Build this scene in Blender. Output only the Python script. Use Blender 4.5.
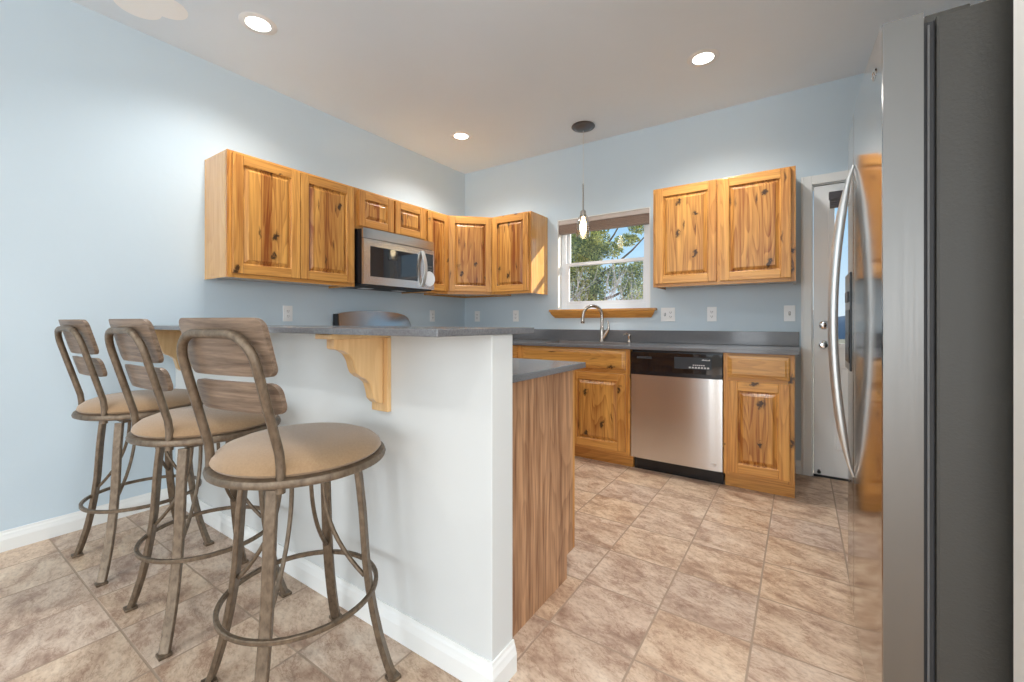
import bpy, bmesh, math, random
from mathutils import Vector, Matrix
random.seed(7)
PI = math.pi
for o in list(bpy.data.objects):
    bpy.data.objects.remove(o)
SC = bpy.context.scene
C = SC.collection

# ------------------------------------------------------------------ camera, sky, sun, daylight, exposure
cam = bpy.data.cameras.new('camera')
cam.sensor_width = 36.0
cam.lens = 36.0 * 427.05 / 1024.0
cam.shift_y = -18.95 / 1024.0
cam.clip_start = 0.02
camo = bpy.data.objects.new('camera', cam)
camo.location = (3.1283, -3.6778, 1.0834)
camo.rotation_euler = (PI / 2, 0, 0.5945)
C.objects.link(camo)
SC.camera = camo

world = bpy.data.worlds.new('sky')
SC.world = world
world.use_nodes = True
wn = world.node_tree
wn.nodes.clear()
w_out = wn.nodes.new('ShaderNodeOutputWorld')
w_bg = wn.nodes.new('ShaderNodeBackground')
w_tc = wn.nodes.new('ShaderNodeTexCoord')
w_sep = wn.nodes.new('ShaderNodeSeparateXYZ')
w_ramp = wn.nodes.new('ShaderNodeValToRGB')
w_ramp.color_ramp.elements[0].position = 0.0
w_ramp.color_ramp.elements[0].color = (0.72, 0.86, 0.95, 1)
w_ramp.color_ramp.elements[1].position = 0.55
w_ramp.color_ramp.elements[1].color = (0.16, 0.40, 0.78, 1)
e = w_ramp.color_ramp.elements.new(0.18)
e.color = (0.42, 0.70, 0.95, 1)
wn.links.new(w_tc.outputs['Generated'], w_sep.inputs[0])
wn.links.new(w_sep.outputs['Z'], w_ramp.inputs[0])
wn.links.new(w_ramp.outputs[0], w_bg.inputs[0])
w_bg.inputs[1].default_value = 1.15
wn.links.new(w_bg.outputs[0], w_out.inputs[0])

sun = bpy.data.lights.new('sun', 'SUN')
sun.energy = 7.0
sun.angle = math.radians(0.6)
sun.color = (1.0, 0.94, 0.84)
suno = bpy.data.objects.new('sun', sun)
suno.rotation_euler = Vector((0.68, 0.42, 0.34)).to_track_quat('Z', 'Y').to_euler()
suno.location = (6, 6, 6)
C.objects.link(suno)

def area_light(name, loc, target, sx, sy, power, color):
    l = bpy.data.lights.new(name, 'AREA')
    l.shape = 'RECTANGLE'
    l.size = sx
    l.size_y = sy
    l.energy = power
    l.color = color
    o = bpy.data.objects.new(name, l)
    o.location = loc
    o.rotation_euler = (Vector(loc) - Vector(target)).to_track_quat('Z', 'Y').to_euler()
    C.objects.link(o)
    return o
# area lamps added as outdoor light at assumed openings in unseen rear and side walls
area_light('daylight_lamp', (1.35, -9.14, 1.35), (1.35, 0, 1.35), 2.1, 2.1, 70, (0.91, 0.955, 1.0))
area_light('daylight_lamp', (4.55, -9.14, 1.35), (4.55, 0, 1.35), 2.3, 2.1, 115, (0.91, 0.955, 1.0))
area_light('daylight_lamp', (6.64, -4.7, 1.35), (0, -4.7, 1.35), 2.6, 2.1, 70, (0.91, 0.955, 1.0))

def can_or_fill_spot(loc, power):
    l = bpy.data.lights.new('can_or_fill_spot', 'SPOT')
    l.spot_size = math.radians(142); l.spot_blend = 0.9; l.shadow_soft_size = 0.06
    l.energy = power; l.color = (1.0, 0.985, 0.96)
    o = bpy.data.objects.new('can_or_fill_spot', l)
    o.location = loc
    C.objects.link(o)
    return o
# bare spots without fixtures, added out of view to brighten floor and ceiling
for x_, y_ in ((2.75, -2.35), (1.1, -4.6), (3.3, -4.6), (5.3, -4.4)):
    can_or_fill_spot((x_, y_, 2.73), 70)

SC.view_settings.view_transform = 'Standard'
SC.view_settings.look = 'None'
SC.view_settings.gamma = 1.0
SC.view_settings.use_curve_mapping = False
SC.view_settings.exposure = -0.06

# ------------------------------------------------------------------ materials
class N:
    def __init__(s, name):
        s.m = bpy.data.materials.new(name)
        s.m.use_nodes = True
        s.t = s.m.node_tree
        s.b = s.t.nodes['Principled BSDF']
    def n(s, typ, **kw):
        x = s.t.nodes.new(typ)
        for k, v in kw.items():
            setattr(x, k, v)
        return x
    def l(s, a, b):
        s.t.links.new(a, b)
    def val(s, sock, v):
        if hasattr(v, 'node'):
            s.l(v, sock)
        else:
            sock.default_value = v
    def math(s, op, a, b=0.0, c=0.0, clamp=False):
        x = s.n('ShaderNodeMath', operation=op, use_clamp=clamp)
        s.val(x.inputs[0], a); s.val(x.inputs[1], b); s.val(x.inputs[2], c)
        return x.outputs[0]
    def comb(s, x, y, z):
        c = s.n('ShaderNodeCombineXYZ')
        s.val(c.inputs[0], x); s.val(c.inputs[1], y); s.val(c.inputs[2], z)
        return c.outputs[0]
    def noise(s, vec, scale=1.0, detail=2.0, rough=0.5, dist=0.0):
        x = s.n('ShaderNodeTexNoise')
        x.inputs['Scale'].default_value = scale
        x.inputs['Detail'].default_value = detail
        x.inputs['Roughness'].default_value = rough
        x.inputs['Distortion'].default_value = dist
        if vec is not None: s.l(vec, x.inputs['Vector'])
        return x.outputs['Fac']
    def ramp(s, fac, stops, interp='LINEAR'):
        r = s.n('ShaderNodeValToRGB')
        r.color_ramp.interpolation = interp
        els = r.color_ramp.elements
        els[0].position, els[0].color = stops[0][0], tuple(stops[0][1]) + (1,)
        els[1].position, els[1].color = stops[-1][0], tuple(stops[-1][1]) + (1,)
        for p, c in stops[1:-1]:
            e = els.new(p); e.color = tuple(c) + (1,)
        s.l(fac, r.inputs[0])
        return r.outputs[0]
    def mix(s, fac, a, b, mode='MIX'):
        x = s.n('ShaderNodeMix', data_type='RGBA', blend_type=mode)
        s.val(x.inputs['Factor'], fac)
        for k, v in (('A', a), ('B', b)):
            sock = [i for i in x.inputs if i.name == k and i.type == 'RGBA'][0]
            if hasattr(v, 'node'): s.l(v, sock)
            else: sock.default_value = tuple(v) + (1,) if len(v) == 3 else v
        return [o for o in x.outputs if o.type == 'RGBA'][0]
    def smooth(s, x, lo, hi):
        m = s.n('ShaderNodeMapRange', interpolation_type='SMOOTHSTEP')
        s.val(m.inputs['Value'], x)
        m.inputs['From Min'].default_value = lo
        m.inputs['From Max'].default_value = hi
        return m.outputs[0]
    def bump(s, h, strength, dist=0.01):
        b = s.n('ShaderNodeBump')
        b.inputs['Strength'].default_value = strength
        b.inputs['Distance'].default_value = dist
        s.l(h, b.inputs['Height'])
        s.l(b.outputs[0], s.b.inputs['Normal'])

def srgb(r, g, b):
    f = lambda c: (c / 255 / 12.92) if c / 255 <= 0.04045 else ((c / 255 + 0.055) / 1.055) ** 2.4
    return (f(r), f(g), f(b))

def plain(name, col, rough=0.5, metal=0.0, coat=0.0, emit=None, estr=0.0, spec=None):
    k = N(name)
    k.b.inputs['Base Color'].default_value = tuple(col) + (1,)
    k.b.inputs['Roughness'].default_value = rough
    k.b.inputs['Metallic'].default_value = metal
    k.b.inputs['Coat Weight'].default_value = coat
    if spec is not None: k.b.inputs['Specular IOR Level'].default_value = spec
    if emit is not None:
        k.b.inputs['Emission Color'].default_value = tuple(emit) + (1,)
        k.b.inputs['Emission Strength'].default_value = estr
    tc = k.n('ShaderNodeTexCoord')
    nz = k.noise(tc.outputs['Object'], 9.0, 3.0)
    mr = k.n('ShaderNodeMapRange')
    k.l(nz, mr.inputs[0])
    mr.inputs[3].default_value = max(0.02, rough * 0.88)
    mr.inputs[4].default_value = min(1.0, rough * 1.12)
    k.l(mr.outputs[0], k.b.inputs['Roughness'])
    return k.m

def wall_paint(name, col, bump=0.35):
    k = N(name)
    tc = k.n('ShaderNodeTexCoord')
    big = k.noise(tc.outputs['Object'], 1.6, 3.0, 0.55, 0.4)
    c = k.mix(big, [x * 0.97 for x in col], [min(1, x * 1.03) for x in col])
    k.l(c, k.b.inputs['Base Color'])
    k.b.inputs['Roughness'].default_value = 0.62
    k.b.inputs['Specular IOR Level'].default_value = 0.3
    fine = k.noise(tc.outputs['Object'], 40.0, 4.0, 0.6, 0.3)
    trow = k.noise(tc.outputs['Object'], 5.0, 4.0, 0.55, 0.8)
    h = k.math('ADD', k.math('MULTIPLY', fine, 0.35), k.smooth(trow, 0.35, 0.7))
    k.bump(h, bump * 0.55, 0.003)
    return k.m

def wood(name, light, dark, along='z', strip=0.075, strip_var=0.35, knots=0.6, streak=0.5, rough=0.3, coat=0.25, grain=0.55, ring_amt=0.45):
    k = N(name)
    tc = k.n('ShaderNodeTexCoord')
    oi = k.n('ShaderNodeObjectInfo')
    sp = k.n('ShaderNodeSeparateXYZ')
    k.l(tc.outputs['Object'], sp.inputs[0])
    rnd = k.math('MULTIPLY', oi.outputs['Random'], 37.0)
    X, Y, Z = sp.outputs
    acr, dep, lng = {'z': (X, Y, Z), 'x': (Z, Y, X), 'y': (X, Z, Y)}[along]
    acr0 = acr
    acr = k.math('ADD', acr, k.math('MULTIPLY', oi.outputs['Random'], 3.0))
    lng = k.math('ADD', lng, rnd)
    s = k.math('FLOOR', k.math('DIVIDE', acr, strip))
    wnz = k.n('ShaderNodeTexWhiteNoise', noise_dimensions='2D')
    k.l(k.comb(s, rnd, 0.0), wnz.inputs['Vector'])
    v = wnz.outputs['Value']
    v40 = k.math('MULTIPLY', v, 40.0)
    # pores: thin lines along the grain
    fine = k.noise(k.comb(k.math('MULTIPLY', acr, 210.0), k.math('MULTIPLY', dep, 90.0), k.math('ADD', k.math('MULTIPLY', lng, 5.0), v40)), 1.0, 2.0, 0.6, 0.1)
    # broader soft lines
    mid_ = k.noise(k.comb(k.math('MULTIPLY', acr, 48.0), k.math('MULTIPLY', dep, 30.0), k.math('ADD', k.math('MULTIPLY', lng, 1.4), v40)), 1.0, 3.0, 0.55, 0.25)
    # cathedral figure: stretched contour bands
    rg = k.noise(k.comb(k.math('MULTIPLY', acr, 8.0), k.math('MULTIPLY', dep, 8.0), k.math('ADD', k.math('MULTIPLY', lng, 0.9), v40)), 1.0, 1.0, 0.4, 0.3)
    ring = k.math('FRACT', k.math('MULTIPLY', rg, 13.0))
    ring = k.math('MULTIPLY', k.math('POWER', ring, 2.2), k.math('SUBTRACT', 1.0, k.smooth(ring, 0.9, 1.0)))
    g = k.math('ADD', k.math('MULTIPLY', ring, ring_amt), k.math('ADD', k.math('MULTIPLY', k.math('SUBTRACT', mid_, 0.36), 1.9), k.math('MULTIPLY', k.math('SUBTRACT', fine, 0.45), 1.1)))
    g = k.math('MULTIPLY', g, grain, clamp=True)
    g = k.math('ADD', g, k.math('MULTIPLY', k.math('POWER', v, 2.0), strip_var), clamp=True)
    col = k.mix(g, light, dark)
    mid = [a * 0.45 + b * 0.3 for a, b in zip(light, dark)]
    if knots > 0 or streak > 0:
        warp = k.noise(tc.outputs['Object'], 38.0, 3.0, 0.6)
        wv = k.math('MULTIPLY', k.math('SUBTRACT', warp, 0.5), 0.55)
        big = k.noise(tc.outputs['Object'], 7.0, 2.0)
        bv = k.math('MULTIPLY', k.math('SUBTRACT', big, 0.5), 0.8)
        vo = k.n('ShaderNodeTexVoronoi', voronoi_dimensions='2D')
        k.l(k.comb(k.math('ADD', k.math('MULTIPLY', acr, 8.0), wv), k.math('ADD', k.math('MULTIPLY', lng, 5.5), wv), 0.0), vo.inputs['Vector'])
        vo.inputs['Scale'].default_value = 1.0
        sc = k.n('ShaderNodeSeparateColor')
        k.l(vo.outputs['Color'], sc.inputs[0])
        gate = k.smooth(sc.outputs[0], 1.0 - 0.3 * knots, 1.0 - 0.3 * knots + 0.02)
        kn = k.math('MULTIPLY', k.math('SUBTRACT', 1.0, k.smooth(vo.outputs['Distance'], 0.06, 0.17)), gate)
        halo = k.math('MULTIPLY', k.math('SUBTRACT', 1.0, k.smooth(vo.outputs['Distance'], 0.06, 0.38)), gate)
        vs = k.n('ShaderNodeTexVoronoi', voronoi_dimensions='2D')
        k.l(k.comb(k.math('ADD', k.math('MULTIPLY', acr, 17.0), k.math('ADD', bv, k.math('MULTIPLY', wv, 0.5))), k.math('ADD', k.math('MULTIPLY', lng, 2.6), 5.0), 0.0), vs.inputs['Vector'])
        vs.inputs['Scale'].default_value = 1.0
        ss = k.n('ShaderNodeSeparateColor')
        k.l(vs.outputs['Color'], ss.inputs[0])
        sgate = k.smooth(ss.outputs[1], 1.0 - 0.22 * streak, 1.0 - 0.22 * streak + 0.02)
        st = k.math('MULTIPLY', k.math('SUBTRACT', 1.0, k.smooth(vs.outputs['Distance'], 0.02, 0.15)), sgate)
        col = k.mix(k.math('MULTIPLY', halo, 0.6), col, mid)
        col = k.mix(k.math('MULTIPLY', st, 0.8), col, [x * 0.15 for x in dark])
        col = k.mix(k.math('MULTIPLY', kn, 0.92), col, [x * 0.08 for x in dark])
    # every board its own tone
    ob = k.n('ShaderNodeTexWhiteNoise', noise_dimensions='1D')
    k.l(rnd, ob.inputs['W'])
    tone = k.math('ADD', 0.88, k.math('MULTIPLY', ob.outputs['Value'], 0.2))
    col = k.mix(1.0, col, k.comb(tone, tone, tone), 'MULTIPLY')
    k.l(col, k.b.inputs['Base Color'])
    k.b.inputs['Roughness'].default_value = rough
    k.b.inputs['Coat Weight'].default_value = coat
    k.b.inputs['Coat Roughness'].default_value = 0.12
    k.bump(fine, 0.08, 0.001)
    return k.m

def stainless(name, col, rough, axis='z', streak=90.0, vary=1.0):
    k = N(name)
    tc = k.n('ShaderNodeTexCoord')
    mp = k.n('ShaderNodeMapping')
    k.l(tc.outputs['Object'], mp.inputs[0])
    mp.inputs['Scale'].default_value = {'z': (streak * 4, streak * 4, 2.0), 'x': (2.0, streak * 4, streak * 4), 'y': (streak * 4, 2.0, streak * 4)}[axis]
    nz = k.noise(mp.outputs[0], 1.0, 2.0)
    k.l(k.mix(nz, [c * (1 - 0.07 * vary) for c in col], [min(1, c * (1 + 0.05 * vary)) for c in col]), k.b.inputs['Base Color'])
    k.b.inputs['Metallic'].default_value = 1.0
    mr = k.n('ShaderNodeMapRange')
    k.l(nz, mr.inputs[0])
    mr.inputs[3].default_value = rough * (1 - 0.15 * vary)
    mr.inputs[4].default_value = rough * (1 + 0.2 * vary)
    k.l(mr.outputs[0], k.b.inputs['Roughness'])
    k.b.inputs['Anisotropic'].default_value = 0.75
    tg = k.n('ShaderNodeTangent', direction_type='RADIAL', axis={'z': 'Z', 'x': 'X', 'y': 'Y'}[axis])
    k.l(tg.outputs[0], k.b.inputs['Tangent'])
    return k.m

def glass_mat(name, tint=(1, 1, 1), refl=0.035):
    k = N(name)
    k.t.nodes.remove(k.b)
    out = [x for x in k.t.nodes if x.type == 'OUTPUT_MATERIAL'][0]
    tr = k.n('ShaderNodeBsdfTransparent'); tr.inputs[0].default_value = tuple(tint) + (1,)
    gl = k.n('ShaderNodeBsdfGlossy'); gl.inputs['Roughness'].default_value = 0.02
    lw = k.n('ShaderNodeLayerWeight')
    mx = k.n('ShaderNodeMixShader')
    k.l(k.math('ADD', k.math('MULTIPLY', k.math('POWER', lw.outputs['Facing'], 4.0), 0.7), refl), mx.inputs[0]); k.l(tr.outputs[0], mx.inputs[1]); k.l(gl.outputs[0], mx.inputs[2])
    k.l(mx.outputs[0], out.inputs[0])
    return k.m

def floor_mat():
    k = N('stone_tile')
    tc = k.n('ShaderNodeTexCoord')
    sp = k.n('ShaderNodeSeparateXYZ'); k.l(tc.outputs['Object'], sp.inputs[0])
    TX, TY = 0.3075, 0.2935
    u = k.math('DIVIDE', k.math('SUBTRACT', sp.outputs[0], 2.376 - 20 * TX), TX)
    v = k.math('DIVIDE', k.math('SUBTRACT', sp.outputs[1], -2.030 - 30 * TY), TY)
    fu, fv = k.math('FLOOR', u), k.math('FLOOR', v)
    ru, rv = k.math('FRACT', u), k.math('FRACT', v)
    du = k.math('MINIMUM', ru, k.math('SUBTRACT', 1.0, ru))
    dv = k.math('MINIMUM', rv, k.math('SUBTRACT', 1.0, rv))
    d = k.math('MINIMUM', du, dv)
    grout = k.math('SUBTRACT', 1.0, k.smooth(d, 0.008, 0.014))
    wn_ = k.n('ShaderNodeTexWhiteNoise', noise_dimensions='2D')
    k.l(k.comb(fu, fv, 0.0), wn_.inputs['Vector'])
    rv_ = wn_.outputs['Value']
    off = k.math('MULTIPLY', rv_, 50.0)
    # veins run with the tile, slightly slanted
    cx = k.math('ADD', sp.outputs[0], off)
    cy = k.math('ADD', sp.outputs[1], k.math('MULTIPLY', sp.outputs[0], 0.22))
    vec = k.comb(k.math('MULTIPLY', cx, 4.0), k.math('MULTIPLY', cy, 7.0), off)
    n1 = k.noise(vec, 1.5, 8.0, 0.70, 0.35)
    n2 = k.noise(vec, 2.2, 8.0, 0.72, 0.6)
    n3 = k.noise(k.comb(k.math('MULTIPLY', cx, 46.0), k.math('MULTIPLY', cy, 80.0), off), 1.0, 4.0, 0.65)
    base = k.ramp(n1, [(0.32, srgb(154, 128, 110)), (0.44, srgb(194, 170, 150)), (0.54, srgb(216, 196, 176)), (0.68, srgb(230, 215, 197))])
    vein = k.math('ABSOLUTE', k.math('SUBTRACT', n2, 0.5))
    vm = k.math('MULTIPLY', k.math('SUBTRACT', 1.0, k.smooth(vein, 0.0, 0.022)), k.smooth(n1, 0.66, 0.42))
    c = k.mix(k.math('MULTIPLY', vm, 0.7), base, srgb(140, 102, 82))
    c = k.mix(k.math('MULTIPLY', k.smooth(n3, 0.42, 0.72), 0.42), c, srgb(152, 122, 104))
    tint = k.mix(rv_, srgb(250, 240, 226), srgb(244, 240, 238))
    c = k.mix(1.0, c, tint, 'MULTIPLY')
    c = k.mix(grout, c, srgb(166, 144, 124))
    k.l(c, k.b.inputs['Base Color'])
    rr = k.n('ShaderNodeMapRange'); k.l(n2, rr.inputs[0])
    rr.inputs[3].default_value = 0.30; rr.inputs[4].default_value = 0.5
    k.l(k.math('ADD', rr.outputs[0], k.math('MULTIPLY', grout, 0.3)), k.b.inputs['Roughness'])
    h = k.math('SUBTRACT', k.math('MULTIPLY', n2, 0.25), grout)
    k.bump(h, 0.35, 0.004)
    return k.m

def quartz(name, a, b):
    k = N(name)
    tc = k.n('ShaderNodeTexCoord')
    n = k.noise(tc.outputs['Object'], 260.0, 2.0)
    m = k.noise(tc.outputs['Object'], 5.0, 3.0)
    c = k.mix(k.math('ADD', k.math('MULTIPLY', k.smooth(n, 0.35, 0.65), 0.6), k.math('MULTIPLY', m, 0.4)), a, b)
    k.l(c, k.b.inputs['Base Color'])
    k.b.inputs['Roughness'].default_value = 0.16
    k.b.inputs['Coat Weight'].default_value = 0.2
    k.b.inputs['Coat Roughness'].default_value = 0.06
    return k.m

def worn_metal(name, a, b, along='z'):
    k = N(name)
    tc = k.n('ShaderNodeTexCoord')
    mp = k.n('ShaderNodeMapping'); k.l(tc.outputs['Object'], mp.inputs[0])
    mp.inputs['Scale'].default_value = (70, 70, 40)
    n = k.noise(mp.outputs[0], 1.0, 4.0, 0.6)
    k.l(k.ramp(n, [(0.25, a), (0.75, b)]), k.b.inputs['Base Color'])
    k.b.inputs['Metallic'].default_value = 0.55
    k.b.inputs['Roughness'].default_value = 0.42
    k.bump(n, 0.12, 0.001)
    return k.m

def weathered(name, a, b):
    k = N(name)
    tc = k.n('ShaderNodeTexCoord')
    oi = k.n('ShaderNodeObjectInfo')
    mp = k.n('ShaderNodeMapping'); k.l(tc.outputs['Object'], mp.inputs[0])
    mp.inputs['Scale'].default_value = (6, 40, 95)
    k.l(k.comb(k.math('MULTIPLY', oi.outputs['Random'], 9.0), 0.0, k.math('MULTIPLY', oi.outputs['Random'], 5.0)), mp.inputs['Location'])
    n = k.noise(mp.outputs[0], 1.0, 5.0, 0.65, 0.3)
    k.l(k.ramp(n, [(0.3, a), (0.5, [(x + y) / 2 for x, y in zip(a, b)]), (0.7, b)]), k.b.inputs['Base Color'])
    k.b.inputs['Roughness'].default_value = 0.42
    k.b.inputs['Metallic'].default_value = 0.1
    k.bump(n, 0.2, 0.001)
    return k.m

def fabric(name, a, b):
    k = N(name)
    tc = k.n('ShaderNodeTexCoord')
    w = k.n('ShaderNodeTexWave'); w.inputs['Scale'].default_value = 160
    k.l(tc.outputs['Object'], w.inputs[0]); w.inputs['Distortion'].default_value = 1.5
    n = k.noise(tc.outputs['Object'], 180.0, 3.0)
    k.l(k.mix(n, a, b), k.b.inputs['Base Color'])
    k.b.inputs['Roughness'].default_value = 0.85
    k.b.inputs['Sheen Weight'].default_value = 0.35
    k.bump(k.math('ADD', w.outputs['Fac'], n), 0.15, 0.001)
    return k.m

def leafy(name, stops):
    k = N(name)
    g = k.n('ShaderNodeNewGeometry')
    tc = k.n('ShaderNodeTexCoord')
    n = k.noise(tc.outputs['Object'], 1.7, 3.0)
    f = k.math('ADD', k.math('MULTIPLY', g.outputs['Random Per Island'], 0.6), k.math('MULTIPLY', n, 0.45))
    k.l(k.ramp(f, stops), k.b.inputs['Base Color'])
    k.b.inputs['Roughness'].default_value = 0.7
    k.b.inputs['Subsurface Weight'].default_value = 0.0
    return k.m

def tex_black(name, col, rough, scale, strength):
    k = N(name)
    k.b.inputs['Base Color'].default_value = tuple(col) + (1,)
    k.b.inputs['Roughness'].default_value = rough
    tc = k.n('ShaderNodeTexCoord')
    v = k.noise(tc.outputs['Object'], scale, 3.0, 0.55)
    k.bump(v, strength, 0.002)
    return k.m

M = {}
M['wall'] = wall_paint('blue_wall_paint', srgb(204, 219, 228), 0.3)
M['white_wall'] = wall_paint('white_wall_paint', srgb(214, 216, 214), 0.12)
M['cream_wall'] = wall_paint('cream_wall_paint', srgb(244, 242, 236), 0.3)
M['ceiling'] = wall_paint('ceiling_paint', srgb(230, 240, 248), 0.3)
M['trim'] = plain('white_trim_paint', srgb(238, 239, 236), 0.35)
M['floor'] = floor_mat()
HL, HD = srgb(226, 166, 86), srgb(148, 78, 22)
M['wood_v'] = wood('hickory_upright_grain', HL, HD, 'z', 0.4, 0.2, 0.45, 0.35, rough=0.36, coat=0.08, grain=0.7)
M['wood_h'] = wood('hickory_level_grain', HL, HD, 'x', 0.4, 0.2, 0.3, 0.2, rough=0.36, coat=0.08)
M['panel_v'] = wood('hickory_panel', srgb(228, 168, 86), srgb(136, 68, 16), 'z', 0.068, 0.45, 1.3, 1.6, rough=0.36, coat=0.08, grain=0.75, ring_amt=0.6)
M['panel_h'] = wood('hickory_drawer_panel', srgb(228, 168, 86), srgb(136, 68, 16), 'x', 0.2, 0.3, 0.6, 0.5)
M['wood_side'] = wood('hickory_side_veneer', srgb(226, 172, 100), srgb(186, 120, 52), 'z', 0.4, 0.1, 0.0, 0.0, rough=0.22, coat=0.7)
M['walnut'] = wood('brown_wood_laminate', srgb(206, 160, 120), srgb(112, 68, 40), 'z', 0.11, 0.25, 0.0, 0.0, rough=0.42, coat=0.05, grain=1.0, ring_amt=0.3)
M['maple'] = wood('pale_wood', srgb(232, 194, 140), srgb(196, 146, 88), 'z', 0.12, 0.15, 0.1, 0.0)
M['quartz'] = quartz('grey_quartz', srgb(92, 92, 94), srgb(122, 122, 124))
M['steel'] = stainless('brushed_stainless', (0.72, 0.70, 0.68), 0.24, 'x', 60.0, 0.2)
M['dark_steel'] = stainless('polished_dark_stainless', (0.40, 0.39, 0.39), 0.14, 'z')
M['steel_h'] = stainless('brushed_stainless_level', (0.66, 0.65, 0.64), 0.22, 'z')
M['fridge_steel'] = plain('smooth_stainless', (0.50, 0.49, 0.48), 0.12, 1.0)
M['fridge_edge'] = stainless('stainless_door_edge', (0.27, 0.262, 0.25), 0.5, 'z', 30)
M['handle_steel'] = plain('satin_aluminium', (0.70, 0.71, 0.70), 0.42, 1.0)
M['fridge_side'] = tex_black('textured_grey_paint', srgb(66, 64, 59), 0.5, 160.0, 0.35)
M['black'] = plain('black_plastic', (0.012, 0.012, 0.014), 0.25)
M['black_gloss'] = plain('black_glass', (0.01, 0.01, 0.012), 0.05, 0.0, 0.5)
M['dark'] = plain('dark_gasket', (0.03, 0.03, 0.032), 0.6)
M['display'] = plain('dark_display', (0.05, 0.06, 0.07), 0.12)
M['white_print'] = plain('white_print', (0.6, 0.62, 0.62), 0.4)
M['chrome'] = plain('chrome', (0.85, 0.85, 0.86), 0.08, 1.0)
M['nickel'] = plain('brushed_nickel', (0.52, 0.47, 0.42), 0.25, 1.0)
M['plate'] = plain('white_plastic', srgb(240, 241, 240), 0.3)
M['slot'] = plain('grey_slot', (0.12, 0.12, 0.12), 0.5)
M['stool_metal'] = worn_metal('pewter_stool_metal', srgb(90, 76, 62), srgb(134, 117, 98))
M['slat'] = weathered('weathered_slat_wood', srgb(88, 70, 57), srgb(148, 126, 106))
M['seat'] = fabric('tan_microsuede', srgb(138, 109, 78), srgb(168, 137, 102))
M['vinyl'] = plain('white_vinyl', srgb(240, 242, 244), 0.35)
M['glass'] = glass_mat('window_glass')
M['shade_glass'] = glass_mat('clear_shade_glass', (0.97, 0.97, 0.96), 0.16)
M['dark_glass'] = plain('dark_oven_glass', (0.02, 0.024, 0.03), 0.04, 0.0, 0.6)
M['blind'] = fabric('taupe_blind_fabric', srgb(122, 102, 90), srgb(150, 128, 114))
M['blind_rail'] = plain('pale_blind_rail', srgb(196, 184, 176), 0.45)
M['dark_shade'] = fabric('charcoal_shade_fabric', srgb(66, 64, 68), srgb(92, 90, 94))
M['door'] = plain('white_door_paint', srgb(240, 242, 241), 0.4)
M['lens'] = plain('lamp_lens', (1, 1, 1), 0.5, emit=(1.0, 0.95, 0.86), estr=9.0)
M['bulb'] = plain('glowing_bulb', (1, 0.9, 0.7), 0.4, emit=(1.0, 0.80, 0.50), estr=14.0)
M['bronze'] = plain('dark_nickel', (0.16, 0.15, 0.15), 0.3, 1.0)
M['patch'] = plain('pale_retouch_mark', srgb(254, 254, 252), 0.7)
M['tag'] = plain('white_retouch_disc', srgb(238, 244, 248), 0.6)
M['bark'] = plain('bark', srgb(116, 98, 82), 0.9)
M['twig'] = plain('bare_twig', srgb(206, 188, 178), 0.85)
M['juniper'] = leafy('juniper_needles', [(0.15, srgb(70, 90, 66)), (0.42, srgb(138, 150, 88)), (0.75, srgb(232, 224, 138))])
M['shrub'] = leafy('grey_green_leaves', [(0.2, srgb(104, 116, 98)), (0.6, srgb(156, 164, 134)), (0.9, srgb(204, 204, 182))])
M['ground'] = plain('dry_grass_ground', srgb(150, 138, 108), 0.95)
M['hill'] = plain('bluish_hill', srgb(86, 104, 118), 0.95)
M['carpet'] = plain('plain_wall_far', srgb(214, 212, 204), 0.7)

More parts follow.
